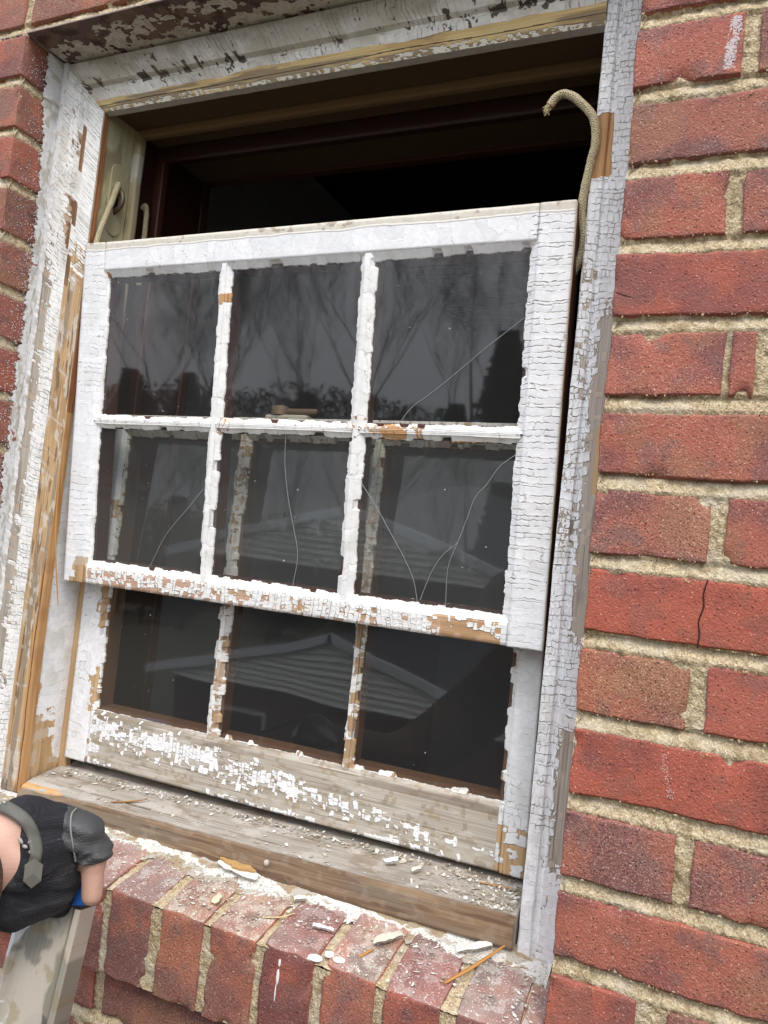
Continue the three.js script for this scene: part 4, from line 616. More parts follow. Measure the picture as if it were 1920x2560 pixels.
  const curl = (L, w, h, k) => { const g = gridGeo(14, 6, (u, v) => { const x = (u - 0.5) * L * (0.85 + 0.3 * vn(v * 4, k)), y = (v - 0.5) * w * (0.6 + 0.5 * Math.sin(Math.PI * (0.1 + 0.8 * u))) * (0.8 + 0.5 * vn(u * 7, k + 3)); return [x, h * (4 * (v - 0.5) * (v - 0.5)) + 0.0012 * (vn(u * 6, v * 5 + k) - 0.3), y]; }); const t = gridGeo(14, 6, (u, v) => { const i = Math.round(v * 6) * 15 + Math.round(u * 14), p = g.attributes.position; return [p.getX(i), p.getY(i) - 0.0009, p.getZ(i)]; }, true); return mergeGeometries([g, t]); };
  const flake = (L, w, h, k, pos, rot, mat, label) => { const m = single('paint_flake', curl(L, w, h, k), mat, label, 'paint flake', 'loose curled flakes'); m.position.set(...pos); m.rotation.set(...rot); };
  const wht = plain(0xd6d4cc, 0.8);
  flake(0.03, 0.009, 0.004, 3, ob(-0.168, -0.034, 0.0045), [0.1, 0.75, 0.12], plain(0xc9c5b8, 0.85), 'large curled grey paint flake on the bricks right of the middle');
  flake(0.032, 0.008, 0.003, 6, ob(-0.085, -0.058, 0.005), [0.2, 0.45, 0.2], wht, 'long white paint flake beside the right foot of the frame');
  flake(0.016, 0.008, 0.004, 9, on(-0.2, -0.102, 0.003), [0.1, 0.3, 0.25], plain(0xe6e6e4, 0.7), 'curled white paint flake on the sill towards its right end');
  flake(0.013, 0.006, 0.003, 12, on(-0.168, -0.1, 0.003), [0.0, 1.0, 0.1], wht, 'small cream paint flake on the sill next to the curled white one');
  flake(0.021, 0.005, 0.002, 15, ob(-0.238, -0.022, 0.003), [0, 0.1, 0.02], plain(0xe6e6e4, 0.7), 'narrow white paint strip lying on the bricks');
  flake(0.012, 0.009, 0.003, 18, ob(-0.282, -0.05, 0.003), [0, 0.6, 0.1], wht, 'paint flake folded up on the bricks near the sill');
  flake(0.012, 0.008, 0.004, 21, ob(-0.362, -0.012, 0.0035), [0.2, 1.2, 0.5], plain(0xd8c8b0, 0.85), 'tan edged paint flake standing on the edge of a brick');
  { // golden torn sliver of wood with paint on it
    const t = thing('wood_scrap', 'torn golden scrap of wood with white paint lying under the sill edge', 'wood scrap');
    const g = roundBox(0.052, 0.006, 0.014, 0.0015, [24, 4, 6], (v) => { const k = 1 - Math.pow(Math.abs(v.x + 0.006) / 0.034, 2); v.z *= Math.max(0.25, k) * (0.8 + 0.5 * vn(v.x * 300, 2)); v.y += 0.002 * vn(v.x * 200, v.z * 300); });
    part('wood', g, plain(0xb08c58, 0.85), t); part('paint', curl(0.056, 0.012, 0.001, 31).translate(0.004, 0.0005, 0.006), plain(0xdedcd4, 0.8), t); t.position.set(...ob(-0.375, -0.066, 0.0065)); t.rotation.set(0.25, -0.12, -0.02);
  }
  { const g = new THREE.IcosahedronGeometry(0.0034, 2), p = g.attributes.position; for (let i = 0; i < p.count; i++) { const k = 0.85 + 0.3 * n3(p.getX(i) * 300, p.getY(i) * 300, p.getZ(i) * 300); p.setXYZ(i, p.getX(i) * k, p.getY(i) * k, p.getZ(i) * k); } g.computeVertexNormals(); single('pebble', g, plain(0xbdb6ac, 0.8), 'small pale pebble of plaster against the sill front', 'pebble').position.set(-0.336, -0.4165, -0.0615); }
  // paint splashes on the brick sill
  const splash = (pts, name, label) => { const gs = pts.map(([x, y, z, a, b]) => new THREE.SphereGeometry(1, 14, 8).scale(a, b, z > 0.015 ? 0.0008 : b === a ? a : 0.006).translate(x, y, z)); single(name, mergeGeometries(gs), plain(0xeceded, 0.5), label, 'paint splash', 'white paint splashes'); };
  splash([[-0.262, -0.47, ROWZ + 0.001, 0.0014, 0.004], [-0.2625, -0.484, ROWZ + 0.001, 0.0017, 0.008], [-0.2635, -0.5, ROWZ + 0.001, 0.0007, 0.009]], 'paint_drip', 'thin white paint drip running down a dark red sill brick');
  splash([[-0.226, rowTop(0.012), 0.013, 0.008, 0.0022], [-0.231, -0.461, ROWZ - 0.001, 0.003, 0.006], [-0.215, rowTop(0.004) + 0.001, 0.004, 0.005, 0.0016]], 'paint_splash', 'thick white paint splash over a brick joint at the sill edge');
  splash([[-0.203, rowTop(0.006) + 0.0008, 0.006, 0.0065, 0.0014]], 'paint_splash', 'oval white paint drop on a sill brick beside the splash');
}
// ---------------------------------------------------------------- ladder and the person holding it
{
  const aluT = makeTex(0.09, 0.6, 1800, (x, y, o) => {
    const d = fbm(x * 26, y * 13, 4), f = fbm(x * 70 + 5, y * 50, 4), st = vn(x * 700, y * 12); setc(o, [156, 152, 140], 0.92 + 0.12 * st); mixc(o, [96, 94, 90], sst(0.55, 0.6, fbm(x * 30 + 8, y * 18, 3)) * 0.8);
    mixc(o, [206, 198, 186], sst(0.4, 0.46, d + 0.25 * (f - 0.5)) * 0.85); mixc(o, [232, 236, 240], sst(0.46, 0.49, fbm(x * 22 + 40, y * 16 + 3, 4) + 0.1 * (f - 0.5)) * 0.95); mixc(o, [150, 132, 96], sst(0.6, 0.7, f) * 0.4); o.h = 0.4 + 0.3 * sst(0.5, 0.58, d);
  });
  const alu = texMat(aluT, 0.5, 0.0008, { metalness: 0.25 }), bluePl = plain(0x1f5fb4, 0.45);
  const lad = thing('ladder', 'paint-smeared aluminium ladder with a blue end cap gripped by the gloved hand', 'ladder');
  const rail = (x) => {
    const L = 1.36, w = 0.033, pr = [[-w, 0.001], [-w, 0.009], [-w + 0.004, 0.01], [-w + 0.006, 0.003], [w - 0.012, 0.003], [w - 0.006, 0.012], [w, 0.012], [w, 0.001], [w, -0.024], [-w, -0.024]];
    const g = prism(pr, L, 30, (s, t, z) => [x + t, -s, z]), p = g.attributes.position, uv = g.attributes.uv; for (let i = 0; i < p.count; i++) uv.setXY(i, (p.getX(i) - x + 0.045) / 0.09, ((-p.getY(i) * 0.98) % 0.6) / 0.6);
    const r = part('rail', g, alu, lad); part('end_cap', mergeGeometries([rbAt(x - 0.034, x + 0.0335, 0.002, 0.03, -0.026, 0.0135, 0.004, [6, 6, 6])]), bluePl, r); if (x === 0) part('cap_tab', mergeGeometries([rbAt(x - 0.004, x + 0.022, 0.025, 0.074, -0.012, -0.004, 0.003, [6, 8, 4]), rbAt(x - 0.024, x + 0.006, -0.006, 0.0015, -0.02, 0.0075, 0.002, [4, 3, 4])]), bluePl, r); return r;
  };
  rail(0); rail(-0.4); for (let k = 0; k < 4; k++) part('rung', new THREE.CylinderGeometry(0.014, 0.014, 0.34, 14).rotateZ(Math.PI / 2).translate(-0.2, -0.2 - 0.3 * k, -0.008), alu, lad);
  lad.position.set(-0.48, -0.44, 0.105); lad.rotation.set(-0.3, 0.3, 0.0, 'YXZ');
}
{
  const skin = plain(0xc29a88, 0.55, { bumpMap: mortarT.bump, bumpScale: 0.0003 }), jacketT = makeTex(0.4, 0.4, 1000, (x, y, o) => { const f = vn(x * 500, y * 500), m = fbm(x * 20, y * 20, 3); setc(o, [74, 56, 46], 0.75 + 0.5 * f); mixc(o, [44, 36, 34], sst(0.5, 0.6, m) * 0.6); if (Math.sin(x * 160) > 0.4) mixc(o, [96, 52, 44], 0.35); if (Math.sin(y * 160) > 0.5) mixc(o, [52, 40, 38], 0.5); o.h = f; }, true);
  for (const m of [jacketT.map, jacketT.bump]) m.repeat.set(2.5, 2.5);
  const gloveT = makeTex(0.15, 0.15, 5000, (x, y, o) => { const a = Math.sin((x + 0.3 * y) * 3600), b = Math.sin((y - 0.3 * x) * 3600), f = fbm(x * 60, y * 60, 4), g = vn(x * 700, y * 700); setc(o, [33, 34, 42], 0.75 + 0.35 * g); mixc(o, [15, 15, 18], a * b > 0.1 ? 0.5 : 0); mixc(o, [120, 116, 116], sst(0.62, 0.74, fbm(x * 45 + 9, y * 130, 4)) * 0.6 * (a > 0.2 ? 1 : 0.3)); mixc(o, [64, 62, 66], sst(0.55, 0.7, f) * 0.5); o.h = 0.5 + 0.25 * a * b + 0.2 * f; }, true);
  for (const m of [gloveT.map, gloveT.bump]) m.repeat.set(1 / 0.15, 1 / 0.15);
  const gloveMat = texMat(gloveT, 0.85, 0.0016), leather = plain(0x434446, 0.55, { bumpMap: mortarT.bump, bumpScale: 0.0012 }), strapMat = plain(0x57564f, 0.6), jacket = texMat(jacketT, 0.95, 0.001);
  const me = thing('person', 'person in a dark brown jacket, gloved left hand holding the ladder top', 'person');
  const W = [-0.5014, -0.3789, 0.1928], EL = [-0.45, -0.46, 0.5], SL = [-0.29, -0.28, 0.74], SR = [0.09, -0.27, 0.9], ER = [0.21, -0.48, 0.98], WR = [0.17, -0.17, 0.85];
  const bT = [-0.4759, -0.3474, 0.1502], bM = [-0.4634, -0.3762, 0.1541], bL = [-0.4738, -0.4178, 0.1478], K1 = [-0.4553, -0.3481, 0.1291], K2 = [-0.4497, -0.3718, 0.1253], K3 = [-0.4494, -0.3974, 0.1243], K4 = [-0.4536, -0.4185, 0.1251];
  const I1 = [-0.4322, -0.3566, 0.1124], I2 = [-0.4205, -0.3795, 0.1054], I3 = [-0.4145, -0.4165, 0.1078];
  const handB = [[W, bT, 0.028, 0.024], [W, bM, 0.03, 0.026], [W, bL, 0.028, 0.026], [bT, K1, 0.023, 0.0175], [bM, K2, 0.024, 0.0175], [bL, K3, 0.024, 0.0165], [bL, K4, 0.024, 0.0155],
    [K2, [-0.4601, -0.3916, 0.0936], 0.015, 0.012], [[-0.4601, -0.3916, 0.0936], [-0.4951, -0.4107, 0.0754], 0.012, 0.01], [K3, [-0.4636, -0.4188, 0.0938], 0.0145, 0.0115], [[-0.4636, -0.4188, 0.0938], [-0.4989, -0.4348, 0.0759], 0.0115, 0.0095], [K4, [-0.4657, -0.4396, 0.0992], 0.013, 0.0105], [[-0.4657, -0.4396, 0.0992], [-0.4955, -0.45, 0.0845], 0.0105, 0.009],
    [[-0.4988, -0.4013, 0.1522], [-0.5145, -0.4352, 0.1154], 0.017, 0.013], [[-0.5145, -0.4352, 0.1154], [-0.508, -0.45, 0.0882], 0.013, 0.0105]];
  const index = [[K1, I1, 0.0165, 0.0145], [I1, I2, 0.0145, 0.0122], [I2, I3, 0.0122, 0.0105]];
  const S0 = [W[0], W[1], W[2]], tr = (p) => { if (p.done) return; const q = [0.93, 0.93, 0.93]; for (let k = 0; k < 3; k++) p[k] = S0[k] + (p[k] - S0[k]) * q[k]; p[0] -= 0.006; p.done = true; };
  for (const b of [...handB, ...index]) { tr(b[0]); tr(b[1]); b[2] *= 0.94; b[3] *= 0.94; }
  const hs = bones(handB, 0.012), is = bones(index, 0.008), arm = bones([[W, EL, 0.031, 0.044]], 0.01);
  const lo = [-0.56, -0.49, 0.05], hi = [-0.39, -0.3, 0.27];
  const handF = (x, y, z) => smin(smin(hs(x, y, z), is(x, y, z), 0.007), arm(x, y, z), 0.02);
  const hand = surfNet((x, y, z) => Math.max(handF(x, y, z), z - 0.262), lo, hi, 0.003);
  const bodyB = bones([[W, EL, 0.03, 0.042], [EL, SL, 0.044, 0.055], [SL, SR, 0.06, 0.06], [[-0.1, -0.3, 0.83], [-0.1, -0.92, 0.9], 0.11, 0.115], [[-0.18, -0.42, 0.8], [-0.02, -0.42, 0.87], 0.1, 0.1], [SR, ER, 0.055, 0.044], [ER, WR, 0.042, 0.03],
    [[-0.1, -0.26, 0.84], [-0.09, -0.12, 0.83], 0.06, 0.055], [[-0.09, -0.03, 0.82], [-0.09, 0.04, 0.83], 0.075, 0.085], [[-0.09, -0.07, 0.775], [-0.09, -0.02, 0.77], 0.03, 0.03], [[-0.17, -0.95, 0.88], [-0.19, -1.36, 0.8], 0.085, 0.06], [[-0.19, -1.36, 0.8], [-0.19, -1.68, 0.9], 0.055, 0.042], [[-0.03, -0.95, 0.92], [-0.01, -1.36, 0.86], 0.085, 0.06], [[-0.01, -1.36, 0.86], [0.0, -1.68, 0.96], 0.055, 0.042],
    [[-0.19, -1.715, 0.9], [-0.2, -1.725, 0.74], 0.04, 0.032], [[0.0, -1.715, 0.96], [0.01, -1.725, 0.8], 0.04, 0.032]], 0.035);
  const nose = bones([[[-0.09, 0.025, 0.752], [-0.09, -0.01, 0.736], 0.01, 0.014], [[-0.17, 0.0, 0.83], [-0.172, 0.03, 0.832], 0.012, 0.014], [[-0.01, 0.0, 0.83], [-0.008, 0.03, 0.832], 0.012, 0.014]], 0.01);
  const body = surfNet((x, y, z) => Math.max(smin(bodyB(x, y, z), nose(x, y, z), 0.012), 0.245 - z), [-0.62, -1.78, 0.22], [0.34, 0.16, 1.1], 0.0135);
  const rp = [[WR, [0.16, -0.11, 0.81], 0.028, 0.03], [[0.16, -0.11, 0.81], [0.163, -0.06, 0.79], 0.028, 0.022]]; for (let k = 0; k < 4; k++) rp.push([[0.172, -0.07 + 0.018 * k - 0.02, 0.79], [0.184, -0.07 + 0.018 * k - 0.02, 0.762], 0.01, 0.009], [[0.184, -0.07 + 0.018 * k - 0.02, 0.762], [0.168, -0.07 + 0.018 * k - 0.02, 0.745], 0.009, 0.008]); rp.push([[0.15, -0.1, 0.79], [0.12, -0.07, 0.772], 0.011, 0.01], [[0.12, -0.07, 0.772], [0.118, -0.045, 0.762], 0.01, 0.008]);
  const rh = bones(rp, 0.006), rhand = surfNet(rh, [0.08, -0.24, 0.72], [0.22, -0.0, 0.9], 0.004);
  part('body', mergeGeometries([hand, body, rhand]), skin, me);
  for (const s of [-1, 1]) part('eye', new THREE.SphereGeometry(0.011, 14, 10).translate(-0.09 + s * 0.031, 0.024, 0.758), plain(0x2a2420, 0.2), me);
  part('mouth', new THREE.SphereGeometry(1, 16, 8).scale(0.022, 0.005, 0.006).translate(-0.09, -0.045, 0.744), plain(0x9a5a50, 0.6), me);
  part('hair', surfNet((x, y, z) => Math.max(bone(x, y, z, [-0.09, 0.02, 0.835], [-0.09, 0.05, 0.84], 0.088, 0.09) + 0.008 * (n3(x * 80, y * 80, z * 80) - 0.5), -(y - 0.02) - 1.6 * (z - 0.8)), [-0.22, -0.12, 0.72], [0.04, 0.17, 0.97], 0.008), plain(0x2f2620, 0.9), me);
  const coat = bones([[[-0.503, -0.381, 0.186], EL, 0.0435, 0.056], [EL, SL, 0.058, 0.075], [SL, SR, 0.078, 0.078], [[-0.1, -0.3, 0.83], [-0.1, -0.95, 0.9], 0.13, 0.145], [[-0.18, -0.42, 0.8], [-0.02, -0.42, 0.87], 0.12, 0.12], [SR, ER, 0.075, 0.058], [ER, [0.178, -0.235, 0.88], 0.056, 0.045]], 0.04);
  part('jacket', surfNet((x, y, z) => Math.max(coat(x, y, z) + 0.006 * (n3(x * 22, y * 26, z * 22) - 0.5), 0.187 - z + 0.22 * (y + 0.38) - 0.25 * (x + 0.5), y + 0.2), [-0.66, -1.12, 0.19], [0.36, -0.15, 1.12], 0.0105), jacket, me);
  const trousers = bones([[[-0.17, -0.95, 0.88], [-0.19, -1.36, 0.8], 0.1, 0.075], [[-0.19, -1.36, 0.8], [-0.19, -1.66, 0.89], 0.072, 0.06], [[-0.03, -0.95, 0.92], [-0.01, -1.36, 0.86], 0.1, 0.075], [[-0.01, -1.36, 0.86], [0.0, -1.66, 0.95], 0.072, 0.06]], 0.03);
  part('trousers', surfNet(trousers, [-0.34, -1.78, 0.68], [0.16, -0.8, 1.08], 0.014), plain(0x2a3040, 0.9), me);
  for (const [x, z] of [[-0.195, 0.9], [0.002, 0.96]]) part('boot', surfNet(bones([[[x, -1.66, z + 0.01], [x, -1.715, z], 0.055, 0.05], [[x, -1.71, z], [x - 0.01, -1.722, z - 0.17], 0.05, 0.04]], 0.02), [x - 0.09, -1.79, z - 0.26], [x + 0.09, -1.58, z + 0.09], 0.01), plain(0x4a3626, 0.8), me);
  const crease = (x, y, z) => 0.004 * (n3(x * 55, y * 55, z * 55) - 0.5) + 0.0024 * (n3(x * 140, y * 140, z * 140) - 0.5) + 0.0012 * Math.sin(y * 330 + x * 120 + 3 * vn(z * 60, x * 60));
  const wy = W; // glove ends at the wrist
  part('glove', surfNet((x, y, z) => Math.max(Math.min(hs(x, y, z), bone(x, y, z, K1, I1, 0.0165, 0.0145)) - 0.0034 + crease(x, y, z), z - 0.1815 + 0.25 * (y + 0.38)), lo, hi, 0.0028), gloveMat, me, 'black fingerless work glove with pale scuffs');
  part('finger_sleeve', surfNet((x, y, z) => { const d = bones(index, 0.008)(x, y, z) - 0.005 + crease(x, y, z) * 1.1 + 0.0011 * Math.sin((x * 0.5 - y) * 620 + 4 * vn(z * 90, x * 90)) * sst(-0.36, -0.375, y) + 0.0012 * (n3(x * 260, y * 260, z * 260) - 0.5); const ax = (x - I2[0]) * 0.12 + (y - I2[1]) * -0.99, k1 = (x - K1[0]) * 0.8 + (z - K1[2]) * -0.6; return Math.max(d, ax - 0.002, -k1 + 0.0085); }, lo, hi, 0.002), leather, me, 'grey leather finger of the glove');
  const skinF = (x, y, z) => Math.min(Math.min(hs(x, y, z), bone(x, y, z, K1, I1, 0.0165, 0.0145)) - 0.0034 + crease(x, y, z), arm(x, y, z), is(x, y, z) - 0.005);
  const snap = (p, off) => { const q = [...p]; for (let i = 0; i < 160; i++) { const d = skinF(...q) - off; if (d < 0.0002) break; q[0] -= 0.674 * Math.min(d * 0.6, 0.004); q[1] -= 0.361 * Math.min(d * 0.6, 0.004); q[2] -= 0.645 * Math.min(d * 0.6, 0.004); } return q; };
  const ribbon = (pts, w0, w1, off, th) => { // a band laid over the glove
    const c = new THREE.CatmullRomCurve3(pts.map((p) => new THREE.Vector3(...p))), vd = new THREE.Vector3(-0.674, -0.361, -0.645), rows = [];
    for (let i = 0; i <= 30; i++) { const p = c.getPoint(i / 30), t = c.getTangent(i / 30), sd = t.clone().cross(vd).normalize(), w = w0 + (w1 - w0) * i / 30; rows.push([-1, -0.92, -0.5, 0, 0.5, 0.92, 1].map((k) => snap(p.clone().addScaledVector(sd, k * w).toArray(), off + (Math.abs(k) === 1 ? -th : 0)))); }
    return gridGeo(6, 30, (u, v) => [...rows[Math.round(v * 30)][Math.round(u * 6)], u, v]);
  };
  part('glove_strap', ribbon([[-0.497, -0.306, 0.2102], [-0.4783, -0.3105, 0.2022], [-0.4611, -0.3165, 0.1943], [-0.4481, -0.3252, 0.188], [-0.4393, -0.3388, 0.1835], [-0.4362, -0.3548, 0.1811], [-0.438, -0.366, 0.1812]], 0.0062, 0.0052, 0.0024, 0.0022), strapMat, me, 'dark grey wrist strap of the glove');
  { const c0 = [-0.4375, -0.3732, 0.1808], ring = [[0, 0], [0, 0.014], [0.0085, 0.0075], [0.0085, -0.0075], [0, -0.0145], [-0.0085, -0.0075], [-0.0085, 0.0075]], P = [], I = []; for (const [o, k] of [[0.0042, 0.93], [0.0006, 1]]) for (const [a, e] of ring) P.push(...snap([c0[0] + a * k * 0.75, c0[1] + e * k, c0[2] - a * k * 0.6], a === 0 && e === 0 ? (o > 0.002 ? 0.0024 : 0) : o)); for (let i = 1; i <= 6; i++) { const j = i % 6 + 1; I.push(0, i, j, i, i + 7, j + 7, i, j + 7, j); } const g = new THREE.BufferGeometry(); g.setAttribute('position', new THREE.Float32BufferAttribute(P, 3)); g.setIndex(I); const q = g.toNonIndexed(); q.computeVertexNormals(); part('strap_tab', q, plain(0x716f66, 0.6), me); }
  part('seam', tube([[-0.4268, -0.3199, 0.1459], [-0.4311, -0.3269, 0.1475], [-0.4315, -0.3402, 0.147], [-0.4286, -0.3551, 0.145], [-0.4245, -0.3716, 0.1423]].map((p) => snap(p, 0.0006)), 0.0009, 40, 6), plain(0x84847e, 0.8), me);
  { const W2 = [[-0.462, -0.352, 0.176], [-0.458, -0.357, 0.174], [-0.452, -0.361, 0.172], [-0.455, -0.353, 0.172]]; const g = mergeGeometries(W2.map((p, i) => { const q = snap([p[0] + 0.02, p[1] + 0.012, p[2] + 0.02], 0.0003); return new THREE.SphereGeometry(1, 10, 6).scale(0.004 - 0.0006 * i, 0.0018, 0.0014).rotateZ(-0.6 + i * 0.5).translate(...q); })); const m = part('paint_marks', g, plain(0x9c9490, 0.8), me); m.userData.kind = 'stuff'; }
  const ph = thing('phone', 'black phone held up to take the picture', 'phone'); part('case', rbAt(0.095, 0.168, -0.125, 0.03, 0.735, 0.744, 0.004, [6, 8, 4]), plain(0x141416, 0.4), ph); part('screen', rbAt(0.099, 0.164, -0.12, 0.025, 0.7442, 0.7448, 0.0002, [2, 2, 2]), plain(0x0a0a0c, 0.1), ph);
}
// ---------------------------------------------------------------- what the panes mirror: ground, house, trees
{
  const groundY = (x, z) => z < 1.5 ? -1.76 : -1.76 - 3.8 * sst(1.5, 11, z) - 0.0 + 0.25 * (vn(x * 0.15, z * 0.15) - 0.5) * sst(1.5, 6, z);
  struct('ground', gridGeo(120, 120, (u, v) => { const x = (Math.pow(Math.abs(u * 2 - 1), 2) * Math.sign(u * 2 - 1)) * 220, z = 0.02 + Math.pow(v, 2) * 300; return [x, groundY(x, z), z]; }, true), plain(0x4a4636, 0.95));
  const H = thing('house', 'neighbouring house with a pale clapboard gable above dark brick', 'house'), D = 13.6, XC = -7.2, EY = -2.86, PK = -1.62, HW = 4.4;
  const side = [plain(0xe6e7e0, 0.8), plain(0xdcddd6, 0.8)], N = 9;
  for (let k = 0; k < N; k++) { const y0 = EY + (PK - EY) * k / N, y1 = EY + (PK - EY) * (k + 1) / N + 0.012, h0 = HW * (1 - k / N), h1 = HW * (1 - (k + 1) / N) + 0.02; const sh = new THREE.Shape([new THREE.Vector2(-h0, y0), new THREE.Vector2(h0, y0), new THREE.Vector2(Math.max(0.02, h1), y1), new THREE.Vector2(-Math.max(0.02, h1), y1)]); const g = new THREE.ExtrudeGeometry(sh, { depth: 0.02, bevelEnabled: false }); g.rotateX(0); g.rotateY(Math.PI); const p = g.attributes.position; for (let i = 0; i < p.count; i++) p.setZ(i, p.getZ(i) - 0.1 * (1 - (p.getY(i) - y0) / (y1 - y0))); g.computeVertexNormals(); g.translate(XC, 0, D); part('clapboard', g, side[k % 2], H); }
  part('brick_storey', boxAt(XC - HW + 0.4, XC + HW - 0.4, -5.7, EY - 0.02, D + 0.05, D + 8), plain(0x4a2f28, 0.9), H);
  part('gable_core', (() => { const sh = new THREE.Shape([new THREE.Vector2(-HW + 0.05, EY - 0.015), new THREE.Vector2(HW - 0.05, EY - 0.015), new THREE.Vector2(0, PK - 0.03)]); const g = new THREE.ExtrudeGeometry(sh, { depth: 7.9, bevelEnabled: false }); g.translate(XC, 0, D + 0.06); return g; })(), plain(0x8a8a84, 0.9), H);
  const slope = Math.atan2(PK - EY, HW), RL = Math.hypot(HW, PK - EY) + 0.5;
  for (const s of [-1, 1]) {
    part('roof_slope', new THREE.BoxGeometry(RL, 0.12, 8.3).rotateZ(-s * slope).translate(XC + s * (HW / 2 + 0.2), (EY + PK) / 2 + 0.05, D + 4.02), plain(0x35353a, 0.9), H);
    part('rake_board', new THREE.BoxGeometry(RL, 0.2, 0.06).rotateZ(-s * slope).translate(XC + s * (HW / 2 + 0.2), (EY + PK) / 2 + 0.01, D - 0.165), plain(0xd0d4d8, 0.7), H);
    const w = part('window', boxAt(XC + s * 2 - 0.6, XC + s * 2 + 0.6, -4.6, -3.4, D + 0.02, D + 0.06), plain(0xb8b8b4, 0.6), H); part('glass', boxAt(XC + s * 2 - 0.52, XC + s * 2 + 0.52, -4.52, -3.48, D + 0.005, D + 0.0185), plain(0x11161a, 0.1), w);
  }
  // bare trees
  const bark = plain(0x3a3128, 0.95);
  const branchTree = (seed, h) => {
    reseed(seed); const trunk = [], crown = [];
    const seg = (list, a, b, r0, r1, k) => { r0 = Math.max(0.0065, r0); r1 = Math.max(0.0055, r1); const d = b.clone().sub(a), L = d.length(), g = new THREE.CylinderGeometry(r1, r0, L, k, 1, true); g.translate(0, L / 2, 0); g.applyQuaternion(new THREE.Quaternion().setFromUnitVectors(new THREE.Vector3(0, 1, 0), d.clone().normalize())); g.translate(a.x, a.y, a.z); list.push(g); };
    const grow = (a, dir, L, r, lev) => {
      let p = a.clone(), d = dir.clone(); const n = 3;
      for (let i = 0; i < n; i++) {
        d.add(new THREE.Vector3((rnd() - 0.5) * 0.28, 0.06, (rnd() - 0.5) * 0.28)).normalize(); const q = p.clone().addScaledVector(d, L / n); seg(lev === 0 ? trunk : crown, p, q, r * (1 - 0.22 * i), r * (1 - 0.22 * (i + 1)), lev < 2 ? 6 : 3); p = q;
        if (lev < 6 && (lev > 0 || i > 0)) { const m = lev === 0 ? 3 : 2; for (let k = 0; k < m; k++) { const az = rnd() * 6.283, sp = 0.55 + 0.45 * rnd(), e = new THREE.Vector3(Math.cos(az) * sp, 0.55 + 0.3 * rnd(), Math.sin(az) * sp).normalize().lerp(d, 0.35).normalize(); if (rnd() < (lev > 3 ? 0.34 : 0.66)) grow(p, e, L * (0.52 + 0.2 * rnd()), r * (1 - 0.22 * (i + 1)) * 0.55, lev + 1); } }
      }
    };
    grow(new THREE.Vector3(0, -0.3, 0), new THREE.Vector3((rnd() - 0.5) * 0.1, 1, (rnd() - 0.5) * 0.1).normalize(), h * 0.6, h * 0.0115, 0);
    return [mergeGeometries(trunk), mergeGeometries(crown)];
  };
  const protos = [branchTree(5, 14), branchTree(17, 16), branchTree(29, 12)];
  const where = ['nearest the house', 'left of the house', 'behind the house roof', 'right of the evergreen', 'far left', 'beyond the gable', 'in the back row', 'at the wood edge', 'deep in the wood', 'beside the far evergreen', 'on the right', 'farthest right', 'in the left thicket', 'behind the thicket', 'at the far end'];
  [[-15.5, 46, 0, 1.25], [-22, 44, 1, 1.15], [-29, 48, 2, 1.4], [-9.5, 50, 1, 1.1], [-36, 50, 0, 1.3], [-20, 57, 2, 1.3], [-33, 42, 0, 1.1], [-42, 56, 2, 1.4], [-5, 54, 2, 1.2], [-25, 40, 2, 1.15], [-39, 44, 1, 1.1]].forEach(([x, z, k, s], i) => {
    const t = thing('bare_tree', `leafless tree mirrored in the panes, ${where[i]}`, 'tree', 'bare trees across the yard'); part('trunk', protos[k][0], bark, t); part('crown', protos[k][1], bark, t); t.position.set(x, groundY(x, z), z); t.scale.setScalar(s); t.rotation.y = i * 2.1;
  });
  const evergreen = (seed, h, r) => { reseed(seed); const q = []; for (let i = 0; i < 7000; i++) { const t = Math.pow(rnd(), 0.8), a = rnd() * 6.283, rr = r * (1 - t * 0.85) * Math.sqrt(rnd()) * (0.75 + 0.5 * vn(a * 2, t * 9 + seed)), s = 0.08 + 0.16 * rnd(); const g = new THREE.PlaneGeometry(s * 1.8, s * 0.6); g.rotateX(rnd() * 3); g.rotateY(rnd() * 6); g.translate(Math.cos(a) * rr, 0.6 + t * h, Math.sin(a) * rr); q.push(g); } return mergeGeometries(q); };
  const eg = [evergreen(3, 8.6, 2.4), evergreen(7, 7.2, 2.9)], leaf = plain(0x1d2a1a, 0.9, { side: THREE.DoubleSide }), tg = new THREE.CylinderGeometry(0.06, 0.22, 7, 8).translate(0, 3.2, 0);
  const wh = ['left of the tall bare tree', 'behind the first evergreen', 'at the right of the yard', 'by the far fence line', 'in the left corner', 'beside the neighbouring house', 'closing the view on the left'];
  [[-11.3, 40, 0, 1.25], [-8.4, 41, 1, 1.3], [-4.5, 42, 1, 1.5], [-16.5, 47, 1, 1.0], [-30, 50, 1, 1.1], [-37, 45, 0, 1.05], [-44, 47, 1, 1.3]].forEach(([x, z, k, s], i) => { const t = thing('evergreen_tree', `dark evergreen mirrored in the panes, ${wh[i]}`, 'tree', 'evergreens across the yard'); part('trunk', tg, bark, t); part('crown', eg[k], leaf, t); t.position.set(x, groundY(x, z) - 0.2, z); t.scale.setScalar(s); t.rotation.y = i; });
